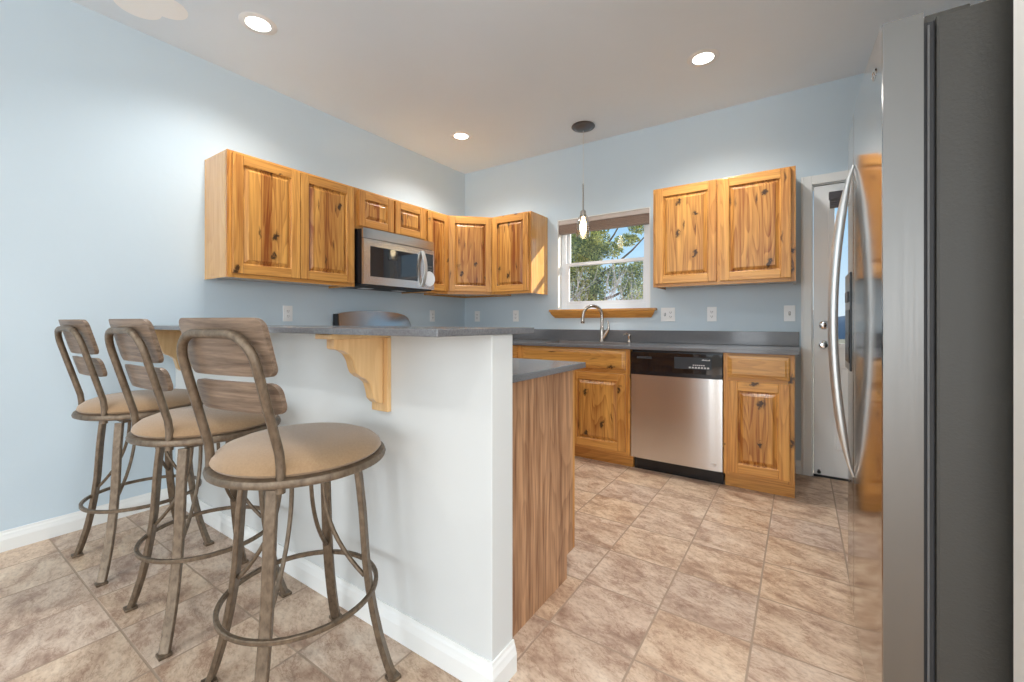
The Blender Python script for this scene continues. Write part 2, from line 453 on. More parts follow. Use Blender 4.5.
# ------------------------------------------------------------------ mesh helpers
class MB:
    def __init__(s):
        s.bm = bmesh.new()
    def _mi(s, n0, mi):
        s.bm.faces.ensure_lookup_table()
        for f in s.bm.faces[n0:]:
            f.material_index = mi
    def box(s, x0, y0, z0, x1, y1, z1, bev=0.0, mi=0, seg=2):
        t = bmesh.new()
        bmesh.ops.create_cube(t, size=1.0)
        for v in t.verts:
            v.co = Vector(((x0 + x1) / 2 + v.co.x * (x1 - x0), (y0 + y1) / 2 + v.co.y * (y1 - y0), (z0 + z1) / 2 + v.co.z * (z1 - z0)))
        if bev > 0:
            bmesh.ops.bevel(t, geom=t.edges[:], offset=bev, segments=seg, affect='EDGES', profile=0.6)
        s.merge(t, mi)
        return s
    def merge(s, t, mi=0, mat=None):
        if mat is not None:
            bmesh.ops.transform(t, matrix=mat, verts=t.verts[:])
        me = bpy.data.meshes.new('tmp')
        t.to_mesh(me); t.free()
        n0 = len(s.bm.faces)
        s.bm.from_mesh(me)
        bpy.data.meshes.remove(me)
        s._mi(n0, mi)
    def tube(s, pts, r, n=10, mi=0, closed=False, flat=None):
        """round tube (or flat bar, flat=(w,t,up)) swept along pts; r may be a list"""
        pts = [Vector(p) for p in pts]
        m = len(pts)
        rings = []
        up = Vector(flat[2]) if flat else None
        prev = None
        n0 = len(s.bm.faces)
        for i, p in enumerate(pts):
            if closed:
                t = (pts[(i + 1) % m] - pts[i - 1]).normalized()
            else:
                t = (pts[min(i + 1, m - 1)] - pts[max(i - 1, 0)]).normalized()
            if up is not None:
                a = (up - t * up.dot(t)).normalized()
            elif prev is None:
                ref = Vector((0, 0, 1)) if abs(t.z) < 0.9 else Vector((1, 0, 0))
                a = (ref - t * ref.dot(t)).normalized()
            else:
                a = (prev - t * prev.dot(t)).normalized()
            prev = a
            b = t.cross(a)
            ring = []
            if flat:
                w, th = flat[0] / 2, flat[1] / 2
                c = min(w, th) * 0.3
                for (q, h) in ((w, th - c), (w - c, th), (-w + c, th), (-w, th - c), (-w, -th + c), (-w + c, -th), (w - c, -th), (w, -th + c)):
                    ring.append(s.bm.verts.new(p + b * q + a * h))
            else:
                rr = r[i] if isinstance(r, (list, tuple)) else r
                for j in range(n):
                    an = 2 * PI * j / n
                    ring.append(s.bm.verts.new(p + (a * math.cos(an) + b * math.sin(an)) * rr))
            rings.append(ring)
        k = len(rings[0])
        rng = range(m) if closed else range(m - 1)
        for i in rng:
            A, B = rings[i], rings[(i + 1) % m]
            for j in range(k):
                s.bm.faces.new((A[j], A[(j + 1) % k], B[(j + 1) % k], B[j]))
        if not closed:
            s.bm.faces.new(list(reversed(rings[0])))
            s.bm.faces.new(rings[-1])
        s._mi(n0, mi)
        return s
    def lathe(s, prof, n=40, mi=0, center=(0, 0, 0), mat=None):
        t = bmesh.new()
        rings = []
        for r, z in prof:
            if r < 1e-6:
                rings.append([t.verts.new((0, 0, z))])
            else:
                rings.append([t.verts.new((r * math.cos(2 * PI * j / n), r * math.sin(2 * PI * j / n), z)) for j in range(n)])
        for A, B in zip(rings, rings[1:]):
            for j in range(n):
                a0, a1 = A[j % len(A)], A[(j + 1) % len(A)]
                b0, b1 = B[j % len(B)], B[(j + 1) % len(B)]
                f = []
                for v in (a0, a1, b1, b0):
                    if v not in f: f.append(v)
                if len(f) > 2: t.faces.new(f)
        mm = Matrix.Translation(Vector(center))
        if mat is not None: mm = mm @ mat
        s.merge(t, mi, mm)
        return s
    def prism(s, poly, axis, a, b, bev=0.0, mi=0):
        """poly: 2D points; axis 'x': (y,z) extruded in x from a to b; 'y': (x,z); 'z': (x,y)"""
        t = bmesh.new()
        f = {'x': lambda p, q: (q, p[0], p[1]), 'y': lambda p, q: (p[0], q, p[1]), 'z': lambda p, q: (p[0], p[1], q)}[axis]
        A = [t.verts.new(f(p, a)) for p in poly]
        B = [t.verts.new(f(p, b)) for p in poly]
        k = len(poly)
        t.faces.new(A); t.faces.new(list(reversed(B)))
        for i in range(k):
            t.faces.new((A[i], B[i], B[(i + 1) % k], A[(i + 1) % k]))
        bmesh.ops.recalc_face_normals(t, faces=t.faces[:])
        if bev > 0:
            bmesh.ops.bevel(t, geom=t.edges[:], offset=bev, segments=2, affect='EDGES')
        s.merge(t, mi)
        return s
    def rings(s, rect_list, mi=0, cap=True, axis='y'):
        """loft of concentric rectangles (x0,z0,x1,z1,y)"""
        prev = None
        n0 = len(s.bm.faces)
        for x0, z0, x1, z1, y in rect_list:
            cur = [s.bm.verts.new(c) for c in ((x0, y, z0), (x1, y, z0), (x1, y, z1), (x0, y, z1))]
            if prev:
                for i in range(4):
                    s.bm.faces.new((prev[i], prev[(i + 1) % 4], cur[(i + 1) % 4], cur[i]))
            prev = cur
        if cap: s.bm.faces.new(prev)
        s._mi(n0, mi)
        return s
    def build(s, name, mats, parent=None, loc=(0, 0, 0), rot=(0, 0, 0), smooth=False, recalc=True):
        if recalc: bmesh.ops.recalc_face_normals(s.bm, faces=s.bm.faces[:])
        me = bpy.data.meshes.new(name)
        s.bm.to_mesh(me); s.bm.free()
        if not isinstance(mats, (list, tuple)): mats = [mats]
        for m in mats: me.materials.append(M[m])
        if smooth:
            for p in me.polygons: p.use_smooth = True
            try: me.set_sharp_from_angle(angle=math.radians(38))
            except Exception: pass
        o = bpy.data.objects.new(name, me)
        C.objects.link(o)
        o.location = loc; o.rotation_euler = rot
        if parent is not None: o.parent = parent
        return o

def tag(o, label, cat, group=None):
    o['label'] = label; o['category'] = cat
    if group: o['group'] = group
    return o
def empty(name, loc=(0, 0, 0), rotz=0.0):
    o = bpy.data.objects.new(name, None)
    o.empty_display_size = 0.1
    C.objects.link(o)
    o.location = loc; o.rotation_euler = (0, 0, rotz)
    return o
def thing(name, label, cat, loc=(0, 0, 0), rotz=0.0, group=None):
    return tag(empty(name, loc, rotz), label, cat, group)
def struct(o):
    o['kind'] = 'structure'
    return o
def copy_tree(o, parent=None):
    c = o.copy(); C.objects.link(c); c.parent = parent
    for ch in list(o.children): copy_tree(ch, c)
    return c

# ------------------------------------------------------------------ room shell
H = 2.746
RZ = -9.0
XR, XL2 = 4.16, 6.5
struct(MB().box(-0.15, RZ - 0.15, -0.12, XL2 + 0.15, 0.15, 0.0).build('floor', 'floor'))
struct(MB().box(-0.15, RZ - 0.15, H, XL2 + 0.15, 0.15, H + 0.2).build('ceiling', 'ceiling'))
struct(MB().box(-0.15, RZ - 0.15, 0, 0, 0.15, H).build('wall_left', 'wall'))
# back wall with window opening (x 1.175..2.066, z 1.203..2.068) and door opening (3.20..4.06, 0..2.045)
WX0, WX1, WZ0, WZ1 = 1.175, 2.066, 1.203, 2.068
DX0, DX1, DZ1 = 3.194, 4.05, 2.046
b = MB()
b.box(0, 0, 0, WX0, 0.14, H)
b.box(WX0, 0, 0, WX1, 0.14, WZ0)
b.box(WX0, 0, WZ1, WX1, 0.14, H)
b.box(WX1, 0, 0, DX0, 0.14, H)
b.box(DX0, 0, DZ1, DX1, 0.14, H)
b.box(DX1, 0, 0, XL2, 0.14, H)
struct(b.build('wall_back', 'wall'))
struct(MB().box(XR, -2.33, 0, XR + 0.12, 0, H).build('wall_right', 'wall'))
struct(MB().box(3.499, -2.47, 0, XL2, -2.335, H, 0.008).build('wall_partition', 'cream_wall'))
b = MB()
b.box(XL2, RZ, 0, XL2 + 0.15, -6.1, H); b.box(XL2, -3.3, 0, XL2 + 0.15, -2.335, H)
b.box(XL2, -6.1, 0, XL2 + 0.15, -3.3, 0.25); b.box(XL2, -6.1, 2.45, XL2 + 0.15, -3.3, H)
struct(b.build('wall_side', 'carpet'))
b = MB()
b.box(0, RZ - 0.15, 0, 0.25, RZ, H); b.box(2.45, RZ - 0.15, 0, 3.35, RZ, H); b.box(5.75, RZ - 0.15, 0, XL2, RZ, H)
for x0, x1 in ((0.25, 2.45), (3.35, 5.75)):
    b.box(x0, RZ - 0.15, 0, x1, RZ, 0.25); b.box(x0, RZ - 0.15, 2.45, x1, RZ, H)
struct(b.build('wall_rear', 'carpet'))

# half wall of the peninsula
PX, PY0, PY1 = 2.384, -2.681, -2.572
struct(MB().box(0, PY0, 0, PX, PY1, 1.046, 0.004).build('wall_peninsula', 'white_wall'))

def base_profile(h, t):
    return [(0, 0), (t, 0), (t, h * 0.58), (t * 0.86, h * 0.66), (t * 0.72, h * 0.74), (t * 0.62, h * 0.82), (t * 0.38, h * 0.90), (t * 0.30, h), (0, h)]
def baseboard(name, p0, p1, nrm, h=0.095, t=0.015):
    """profile swept from p0 to p1 (floor points), nrm = outward normal; mitre handled by the ends given"""
    b = MB()
    prof = base_profile(h, t)
    nx, ny = nrm
    A = [b.bm.verts.new((p0[0] + nx * o, p0[1] + ny * o, z)) for o, z in prof]
    B = [b.bm.verts.new((p1[0] + nx * o, p1[1] + ny * o, z)) for o, z in prof]
    k = len(prof)
    for i in range(k):
        b.bm.faces.new((A[i], A[(i + 1) % k], B[(i + 1) % k], B[i]))
    b.bm.faces.new(A); b.bm.faces.new(B)
    return struct(b.build(name, 'trim'))
baseboard('baseboard_left', (0, RZ), (0, PY0), (1, 0))
# one continuous board round the free end of the half wall (mitred corner)
b = MB()
prof = base_profile(0.095, 0.015)
secs = []
for px, py, nx, ny in ((0.016, PY0, 0, -1), (PX, PY0, 1, -1), (PX, PY1, 1, 0)):
    secs.append([b.bm.verts.new((px + nx * o, py + ny * o, z)) for o, z in prof])
for A, B in zip(secs, secs[1:]):
    for i in range(len(prof)):
        j = (i + 1) % len(prof)
        b.bm.faces.new((A[i], A[j], B[j], B[i]))
b.bm.faces.new(secs[0]); b.bm.faces.new(secs[-1])
struct(b.build('baseboard_peninsula', 'trim'))
baseboard('baseboard_back', (3.10, 0), (3.135, 0), (0, -1))

# ------------------------------------------------------------------ cabinet kit (local frame: x along the wall, front at -y)
def door_mesh(w, h, t=0.02, sw=0.058, arch=False, panel='v'):
    """frame-and-raised-panel door, x 0..w, z 0..h, back y=0, front y=-t; slots 0 stile, 1 rail, 2 panel"""
    b = MB()
    b.box(0, -t, 0, sw, 0, h, 0.0035, 0)
    b.box(w - sw, -t, 0, w, 0, h, 0.0035, 0)
    b.box(sw + 0.0003, -t + 0.0004, 0, w - sw - 0.0003, 0, sw, 0.003, 1)
    b.box(sw + 0.0003, -t + 0.0004, h - sw, w - sw - 0.0003, 0, h, 0.003, 1)
    i = sw - 0.002
    r = min(0.030, (min(w, h) / 2 - sw) * 0.5)
    # sticking, groove and raised field
    b.rings([(i, i, w - i, h - i, -t + 0.001), (i + 0.006, i + 0.006, w - i - 0.006, h - i - 0.006, -t + 0.006),
             (i + 0.008, i + 0.008, w - i - 0.008, h - i - 0.008, -t + 0.014),
             (i + 0.012, i + 0.012, w - i - 0.012, h - i - 0.012, -t + 0.014),
             (i + r, i + r, w - i - r, h - i - r, -t + 0.004),
             (i + r + 0.003, i + r + 0.003, w - i - r - 0.003, h - i - r - 0.003, -t + 0.002)], 2)
    return b
def drawer_mesh(w, h, t=0.02):
    b = MB()
    b.box(0, -t + 0.006, 0, w, 0, h, 0.002, 0)
    b.rings([(0.001, 0.001, w - 0.001, h - 0.001, -t + 0.006), (0.006, 0.006, w - 0.006, h - 0.006, -t + 0.004),
             (0.016, 0.016, w - 0.016, h - 0.016, -t + 0.003), (0.024, 0.024, w - 0.024, h - 0.024, -t)], 0)
    return b
WD = ['wood_v', 'wood_h', 'panel_v']
def add_door(root, x, z, w, h, y, name='door'):
    return door_mesh(w, h).build(name, WD, root, (x, y, z))
def frame(root, w, z0, z1, y, bars_x=(), bars_z=(), sw=0.04, t=0.019):
    """face frame from y to y-t (front)"""
    b = MB()
    b.box(0, y - t, z0, sw, y, z1, 0.001, 0)
    b.box(w - sw, y - t, z0, w, y, z1, 0.001, 0)
    b.box(sw, y - t, z0, w - sw, y, z0 + sw, 0.001, 1)
    b.box(sw, y - t, z1 - sw, w - sw, y, z1, 0.001, 1)
    for x in bars_x: b.box(x - sw / 2, y - t, z0 + sw, x + sw / 2, y, z1 - sw, 0.001, 0)
    for z in bars_z: b.box(sw, y - t, z - sw / 2, w - sw, y, z + sw / 2, 0.001, 1)
    return b.build('face_frame', ['wood_v', 'wood_h'], root)
def carcass(root, w, z0, z1, d, x0=0.0):
    t = 0.016
    b = MB()
    b.box(x0, -d, z0, x0 + t, 0, z1, 0.001); b.box(x0 + w - t, -d, z0, x0 + w, 0, z1, 0.001)
    b.box(x0 + t, -d, z1 - t, x0 + w - t, 0, z1); b.box(x0 + t, -d, z0 + 0.012, x0 + w - t, 0, z0 + 0.012 + t)
    b.box(x0 + t, -0.008, z0 + 0.012, x0 + w - t, 0, z1)
    return b.build('carcass', 'wood_side', root)
ZB, ZT, UD = 1.352, 2.110, 0.296
HU = ZT - ZB
GU = 'wall cabinets along the left wall and corner'
def upper(loc, rot, w, z0, z1, doors, label, group=None, depth=UD):
    r = thing('wall_cabinet', label, 'cabinet', (loc[0], loc[1], 0), rot, group)
    carcass(r, w, z0, z1, depth)
    frame(r, w, z0, z1, -depth, bars_x=[(doors[i][1] + doors[i + 1][0]) / 2 for i in range(len(doors) - 1)])
    for (x0, x1, a, c) in doors:
        add_door(r, x0, a, x1 - x0, c - a, -depth - 0.0195)
    return r
G = 0.003
# left wall, facing +x  (local x -> +y)
R90 = PI / 2
upper((0, -2.528), R90, 0.873, ZB, ZT, [(0.022, 0.434, ZB + 0.024, ZT - 0.016), (0.440, 0.853, ZB + 0.024, ZT - 0.016)],
      'large two-door knotty wood wall cabinet left of the microwave', group=GU)
upper((0, -1.653), R90, 0.735, 1.80, ZT, [(0.022, 0.360, 1.822, ZT - 0.016), (0.376, 0.713, 1.822, ZT - 0.016)],
      'short wide two-door wood wall cabinet directly above the microwave', group=GU)
upper((0, -0.916), R90, 0.302, ZB, ZT, [(0.014, 0.288, ZB + 0.024, ZT - 0.016)],
      'narrow single-door wood wall cabinet just right of the microwave', group=GU)
# diagonal corner cabinet
r = thing('wall_cabinet', 'diagonal wood wall cabinet set across the corner of the room', 'cabinet', (0, 0, 0), 0, GU)
D_ = UD + 0.019
t = 0.016
e0 = 0.612
b = MB()
poly = [(0, 0), (0, -e0), (UD, -e0), (e0, -UD), (e0, 0)]
b.prism(poly, 'z', ZB + 0.012, ZB + 0.012 + t); b.prism(poly, 'z', ZT - t, ZT)
b.box(0, -e0, ZB, UD, -e0 + t, ZT); b.box(e0 - t, -UD, ZB, e0, 0, ZT); b.box(0, -e0, ZB, 0.008, 0, ZT); b.box(0, -0.008, ZB, e0, 0, ZT)
b.build('carcass', 'wood_side', r)
dl = math.hypot(e0 - UD, e0 - UD)
holder = Matrix.Translation((UD, -e0, 0)) @ Matrix.Rotation(PI / 4, 4, 'Z')
def diag(o):
    o.location = holder @ o.location
    o.rotation_euler = (0, 0, PI / 4)
ff = frame(r, dl, ZB, ZT, 0.0, sw=0.03); diag(ff)
dd = add_door(r, 0.016, ZB + 0.024, dl - 0.032, HU - 0.04, -0.0195); diag(dd)
# single door cabinet right of the corner
upper((0.616, 0), 0, 0.450, ZB, ZT, [(0.018, 0.430, ZB + 0.024, ZT - 0.016)],
      'single-door wood wall cabinet between the room corner and the window', group=GU)
# right two-door cabinet
upper((2.179, 0), 0, 0.922, ZB, ZT, [(0.02, 0.452, ZB + 0.024, ZT - 0.012), (0.474, 0.897, ZB + 0.024, ZT - 0.012)],
      'two-door knotty wood wall cabinet between the window and the white door')

# base cabinets
CT, CTH = 0.910, 0.025            # counter top height, slab thickness
BZ = CT - CTH
BD = 0.586                        # carcass depth; face frame front at .605
def base(loc, rot, w, label, fronts, group=None, end_panel=None, d=BD, name='base_cabinet'):
    r = thing(name, label, 'cabinet', (loc[0], loc[1], 0), rot, group)
    carcass(r, w, 0.1, BZ, d)
    frame(r, w, 0.1, BZ, -d, bars_z=(0.713,), sw=0.034)
    MB().box(0.0, -d + 0.058, 0, w, -0.0, 0.0995).build('toe_kick', 'wood_h', r)
    for kind, x0, x1, z0, z1 in fronts:
        if kind == 'door': add_door(r, x0, z0, x1 - x0, z1 - z0, -d - 0.0195)
        else: drawer_mesh(x1 - x0, z1 - z0).build('drawer_front', 'panel_h', r, (x0, -d - 0.0195, z0))
    return r
GB = 'wooden base cabinets along the sink wall'
base((1.155, 0), 0, 0.938, 'wide wood sink base cabinet under the faucet, left of the dishwasher',
     [('false', 0.022, 0.908, 0.728, 0.872), ('door', 0.022, 0.462, 0.128, 0.70), ('door', 0.468, 0.908, 0.128, 0.70)], GB)
base((2.712, 0), 0, 0.386, 'narrow streaked wood base cabinet right of the dishwasher',
     [('drawer', 0.026, 0.362, 0.728, 0.868), ('door', 0.026, 0.362, 0.124, 0.706)], GB)
# corner base (its right edge shows left of the sink base) and left run beside the range
r = thing('base_cabinet', 'corner wood base cabinet left of the sink base, mostly behind the peninsula', 'cabinet', (0, 0, 0), 0, GB)
b = MB()
poly = [(0.002, -0.002), (0.002, -0.868), (BD, -0.868), (BD, -BD), (1.150, -BD), (1.150, -0.002)]
b.prism(poly, 'z', 0.1, BZ)
b.build('carcass', 'wood_side', r)
MB().box(BD + 0.02, -BD - 0.019, 0.1, 1.152, -BD - 0.0002, BZ, 0.001).build('face_frame', 'wood_v', r)
MB().prism([(0.002, -0.002), (0.002, -0.868), (BD - 0.06, -0.868), (BD - 0.06, -BD + 0.06), (1.150, -BD + 0.06), (1.150, -0.002)], 'z', 0, 0.0995).build('toe_kick', 'wood_h', r)
add_door(r, BD + 0.16, 0.128, 0.37, 0.572, -BD - 0.0195)
drawer_mesh(0.37, 0.144).build('drawer_front', 'panel_h', r, (BD + 0.16, -BD - 0.0195, 0.728))
# peninsula cabinet, facing +y (rot 180: local x -> -x)
CW = 2.309
r = thing('base_cabinet', 'peninsula wood cabinet with brown grained end panel behind the white half wall', 'cabinet', (CW, PY1, 0), PI)
PDp = 0.576
b = MB()
b.box(0.018, -PDp, 0.1, 1.70, -0.002, BZ)
b.build('carcass', 'wood_side', r)
pb = MB()
pb.prism([(-0.002, 0.0), (-PDp + 0.056, 0.0), (-PDp + 0.056, 0.098), (-PDp, 0.098), (-PDp, BZ), (-0.002, BZ)], 'x', 0.0, 0.017)
ep = pb.build('end_panel', 'walnut', r)
ep['label'] = 'brown vertical-grained laminate end panel'
frame(r, 1.70, 0.1, BZ, -PDp, bars_x=(0.58, 1.14), bars_z=(0.713,), sw=0.034)
MB().box(0.02, -PDp + 0.058, 0, 1.70, -PDp + 0.072, 0.0995).build('toe_kick', 'wood_h', r)
for x0 in (0.02, 0.60, 1.16):
    add_door(r, x0, 0.124, 0.52, 0.58, -PDp - 0.0195)
    drawer_mesh(0.52, 0.14).build('drawer_front', 'panel_h', r, (x0, -PDp - 0.0195, 0.728))

# countertops
SX0, SX1, SY0, SY1 = 1.26, 1.99, -0.535, -0.135
r = thing('countertop', 'long grey sink countertop with backsplash along the back wall', 'countertop', (0, 0, 0))
b = MB()
yF = -0.636
b.box(0.0, -0.874, BZ + 0.0005, 0.636, yF, CT, 0.003)
b.box(0.0, yF, BZ + 0.0005, SX0, 0, CT, 0.003)
b.box(SX0, yF, BZ + 0.0005, SX1, SY0, CT, 0.003)
b.box(SX0, SY1, BZ + 0.0005, SX1, 0, CT, 0.003)
b.box(SX1, yF, BZ + 0.0005, 3.122, 0, CT, 0.003)
b.build('worktop', 'quartz', r)
b = MB()
b.box(0.0, -0.02, CT + 0.0003, 3.118, 0, CT + 0.103, 0.002); b.box(0.0, -0.874, CT + 0.0003, 0.02, -0.0203, CT + 0.103, 0.002)
b.build('backsplash', 'quartz', r)
r = tag(MB().box(0.0, PY1 + 0.001, BZ + 0.0005, 2.358, -1.966, CT, 0.003).build('countertop', 'quartz'),
        'lower grey countertop behind the raised bar, over the brown end panel', 'countertop')
bar = tag(MB().box(0.0, -2.925, 1.0465, 2.402, -2.470, 1.0660, 0.003).build('breakfast_bar', 'quartz'),
          'thin raised grey breakfast bar top on the white half wall', 'countertop')

# corbels
def corbel(x, label):
    r = thing('corbel', label, 'bracket', (x, PY0, 0), 0, 'scrolled brackets under the bar')
    w = 0.042
    top = 1.030
    prof = [(-0.0175, 0.800), (-0.0175, 0.803)]
    P = [(-0.018, 0.800), (-0.040, 0.806), (-0.056, 0.822), (-0.062, 0.85), (-0.070, 0.876), (-0.088, 0.893), (-0.108, 0.902), (-0.124, 0.916),
         (-0.132, 0.935), (-0.138, 0.958), (-0.152, 0.980), (-0.172, 0.992), (-0.196, 0.996), (-0.206, 1.000), (-0.206, top), (-0.0175, top)]
    MB().prism(P, 'x', -w / 2, w / 2, 0.002).build('scroll', 'maple', r)
    MB().box(-0.042, -0.017, 0.772, 0.042, -0.0005, top - 0.0003, 0.002).build('back_plate', 'maple', r)
    MB().box(-0.042, -0.232, top + 0.0003, 0.042, -0.0005, 1.0458, 0.003).build('top_plate', 'maple', r)
    return r
corbel(1.905, 'pale wooden scrolled corbel under the bar beside the nearest stool')
corbel(0.20, 'pale wooden corbel at the far left end of the bar by the blue wall')

# ------------------------------------------------------------------ sink and faucet
r = thing('kitchen_sink', 'stainless undermount sink set into the grey counter below the window', 'sink', (0, 0, 0))
b = MB()
b.bm
zt = BZ
t = 0.012
b.box(SX0 - 0.02, SY0 - 0.02, zt - 0.20, SX1 + 0.02, SY0, zt, 0); b.box(SX0 - 0.02, SY1, zt - 0.20, SX1 + 0.02, SY1 + 0.02, zt)
b.box(SX0 - 0.02, SY0, zt - 0.20, SX0, SY1, zt); b.box(SX1, SY0, zt - 0.20, SX1 + 0.02, SY1, zt)
b.box(SX0 - 0.02, SY0 - 0.02, zt - 0.215, SX1 + 0.02, SY1 + 0.02, zt - 0.20)
b.build('basin', 'steel', r)
MB().lathe([(0, 0.004), (0.02, 0.004), (0.045, 0.006), (0.05, 0.0), (0, 0.0)], 24, 0, ((SX0 + SX1) / 2, -0.33, zt - 0.2)).build('drain', 'chrome', r, smooth=True)

FXc, FYc = 1.664, -0.082
r = thing('faucet', 'brushed nickel gooseneck faucet with side lever on the sink counter', 'faucet', (FXc, FYc, CT))
MB().lathe([(0, 0.0), (0.027, 0.0), (0.027, 0.006), (0.022, 0.012), (0.021, 0.05), (0.020, 0.10), (0.016, 0.125), (0.0135, 0.13), (0, 0.13)], 28).build('base', 'nickel', r, smooth=True)
sd = Vector((-0.72, -0.69, 0)).normalized()
pts = [(0, 0, 0.125), (0, 0, 0.18), (0, 0, 0.232)]
Rg = 0.088
for i in range(1, 15):
    a = PI * i / 14 * 1.03
    q = sd * (Rg - Rg * math.cos(a))
    pts.append((q.x, q.y, 0.232 + Rg * math.sin(a) * 0.95))
q0 = Vector(pts[-1]); q1 = q0 + Vector((sd.x * 0.004, sd.y * 0.004, -0.012))
pts.append(tuple(q1))
MB().tube(pts, 0.014, 14).build('spout', 'nickel', r, smooth=True)
q2 = q1 + Vector((0, 0, -0.045))
MB().tube([tuple(q1 + Vector((0, 0, 0.004))), tuple(q1 + Vector((0, 0, -0.012))), tuple(q2), tuple(q2 + Vector((0, 0, -0.006)))], [0.0135, 0.016, 0.0175, 0.015], 16).build('spray_head', 'nickel', r, smooth=True)
MB().tube([(0.012, 0, 0.03), (0.026, 0, 0.055), (0.046, 0, 0.088), (0.058, 0, 0.108)], [0.02, 0.02, 0.017, 0.015], 14).build('valve_body', 'nickel', r, smooth=True)
MB().tube([(0.056, 0, 0.104), (0.062, 0, 0.122), (0.058, -0.002, 0.16), (0.054, -0.004, 0.186)], [0.013, 0.012, 0.008, 0.007], 12).build('lever', 'nickel', r, smooth=True)
r = thing('soap_dispenser', 'small nickel soap dispenser pump right of the faucet', 'soap dispenser', (1.917, -0.10, CT))
MB().lathe([(0, 0), (0.022, 0), (0.022, 0.006), (0.013, 0.012), (0.011, 0.045), (0.013, 0.05), (0.013, 0.066), (0.009, 0.072), (0, 0.072)], 24).build('body', 'nickel', r, smooth=True)
MB().tube([(0, 0, 0.066), (-0.012, -0.02, 0.072), (-0.028, -0.044, 0.068), (-0.032, -0.05, 0.058)], [0.008, 0.008, 0.0065, 0.006], 10).build('nozzle', 'nickel', r, smooth=True)

# ------------------------------------------------------------------ dishwasher
r = thing('dishwasher', 'stainless dishwasher with black control panel between the base cabinets', 'dishwasher', (2.097, 0, 0))
w = 0.611
MB().box(0.004, -0.575, 0.102, w - 0.004, -0.003, BZ - 0.004).build('tub', 'black', r)
# bowed door front
def bowed(x0, x1, z0, z1, yb, yf, bow, nseg=14):
    b = MB()
    fr, bk = [], []
    for i in range(nseg + 1):
        f = i / nseg
        x = x0 + (x1 - x0) * f
        y = yf - bow * (1 - (2 * f - 1) ** 2)
        if i in (0, nseg): y = yf + 0.004
        fr.append((x, y)); 
    poly = fr + [(x1, yb), (x0, yb)]
    b.prism(poly, 'z', z0, z1)
    return b
bowed(0.003, w - 0.003, 0.104, 0.718, -0.5755, -0.607, 0.004).build('door', 'steel', r, smooth=True)
b = bowed(0.003, w - 0.003, 0.7185, 0.868, -0.5755, -0.609, 0.006)
b.build('control_panel', 'black_gloss', r, smooth=True)
MB().prism([(x, -0.6075 - 0.010 * (1 - (2 * (x - 0.003) / (w - 0.006) - 1) ** 2)) for x in [0.003 + (w - 0.006) * i / 12 for i in range(13)]] + [(w - 0.003, -0.60), (0.003, -0.60)], 'z', 0.706, 0.734, 0).build('handle_lip', 'black', r, smooth=True)
MB().box(0.05, -0.6145, 0.822, 0.155, -0.6105, 0.838, 0.001).build('vent_slot', 'dark', r)
b = MB().box(0.31, -0.6160, 0.765, 0.545, -0.6125, 0.845, 0.002)
b.build('display', 'display', r)
b = MB()
for i in range(6): b.box(0.43 + i * 0.013, -0.6180, 0.790, 0.438 + i * 0.013, -0.6158, 0.797)
for i in range(7): b.box(0.405 + i * 0.019, -0.6180, 0.772, 0.417 + i * 0.019, -0.6158, 0.782)
b.build('buttons', 'white_print', r)
b = MB()
for i, hh in enumerate((7, 9, 6, 8, 6, 6, 8)): b.box(0.487 + i * 0.0072, -0.6180, 0.826, 0.4920 + i * 0.0072, -0.6158, 0.826 + hh * 0.001)
b.build('maker_mark', 'white_print', r)
def swirl(scale=1.0):
    """small oval swoosh emblem with a short mark under it, in XZ, facing -y"""
    b = MB()
    pts = []
    for i in range(19):
        a = math.radians(160 - 250 * i / 18)
        pts.append((0.020 * scale * math.cos(a), 0, 0.0085 * scale * math.sin(a)))
    b.tube(pts, [0.0006 * scale + 0.0016 * scale * math.sin(PI * i / 18) for i in range(19)], 6)
    b.tube([(-0.012 * scale, 0, -0.001 * scale), (0.0, 0, 0.001 * scale), (0.013 * scale, 0, -0.002 * scale)], [0.0008 * scale, 0.0016 * scale, 0.0008 * scale], 6)
    return b
swirl(0.9).build('emblem', 'chrome', r, (0.553, -0.6095, 0.142), smooth=True)
MB().box(0.006, -0.528, 0.0, w - 0.006, -0.5155, 0.0995, 0.001).build('kick_plate', 'black', r)

# ------------------------------------------------------------------ microwave
MY0, MW, MZ0, MZ1 = -1.640, 0.745, 1.366, 1.797
r = thing('microwave', 'stainless over-the-range microwave with dark window under the short cabinet', 'microwave', (0, MY0, 0), R90)
MB().box(0.0, -0.378, MZ0 + 0.012, MW, -0.002, MZ1 - 0.002, 0.003).build('body', 'black', r)
MB().box(0.02, -0.392, MZ0 - 0.006, MW - 0.02, -0.03, MZ0 + 0.0115, 0.004).build('underside', 'dark', r)
b = bowed(0.0, MW, 1.7225, MZ1, -0.379, -0.402, 0.010); b.build('vent_band', 'steel_h', r, smooth=True)
b = MB()
# door frame round the window + window
dz0, dz1 = MZ0 + 0.006, 1.718
wx0, wx1, wz0, wz1 = 0.058, 0.548, dz0 + 0.062, dz1 - 0.052
yF_ = -0.404
def pane_strip(b, x0, x1, z0, z1, y0=-0.379, y1=yF_): b.box(x0, y1, z0, x1, y0, z1, 0.0)
pane_strip(b, 0.0, wx0, dz0, dz1); pane_strip(b, wx1, 0.632, dz0, dz1)
pane_strip(b, wx0, wx1, dz0, wz0); pane_strip(b, wx0, wx1, wz1, dz1)
pane_strip(b, 0.6325, MW, dz0, dz0 + 0.072); pane_strip(b, 0.6325, MW, dz1 - 0.035, dz1); pane_strip(b, MW - 0.014, MW, dz0 + 0.072, dz1 - 0.035)
b.build('door', 'steel_h', r)
MB().box(wx0, yF_ + 0.003, wz0, wx1, -0.379, wz1, 0.0).build('door_window', 'dark_glass', r)
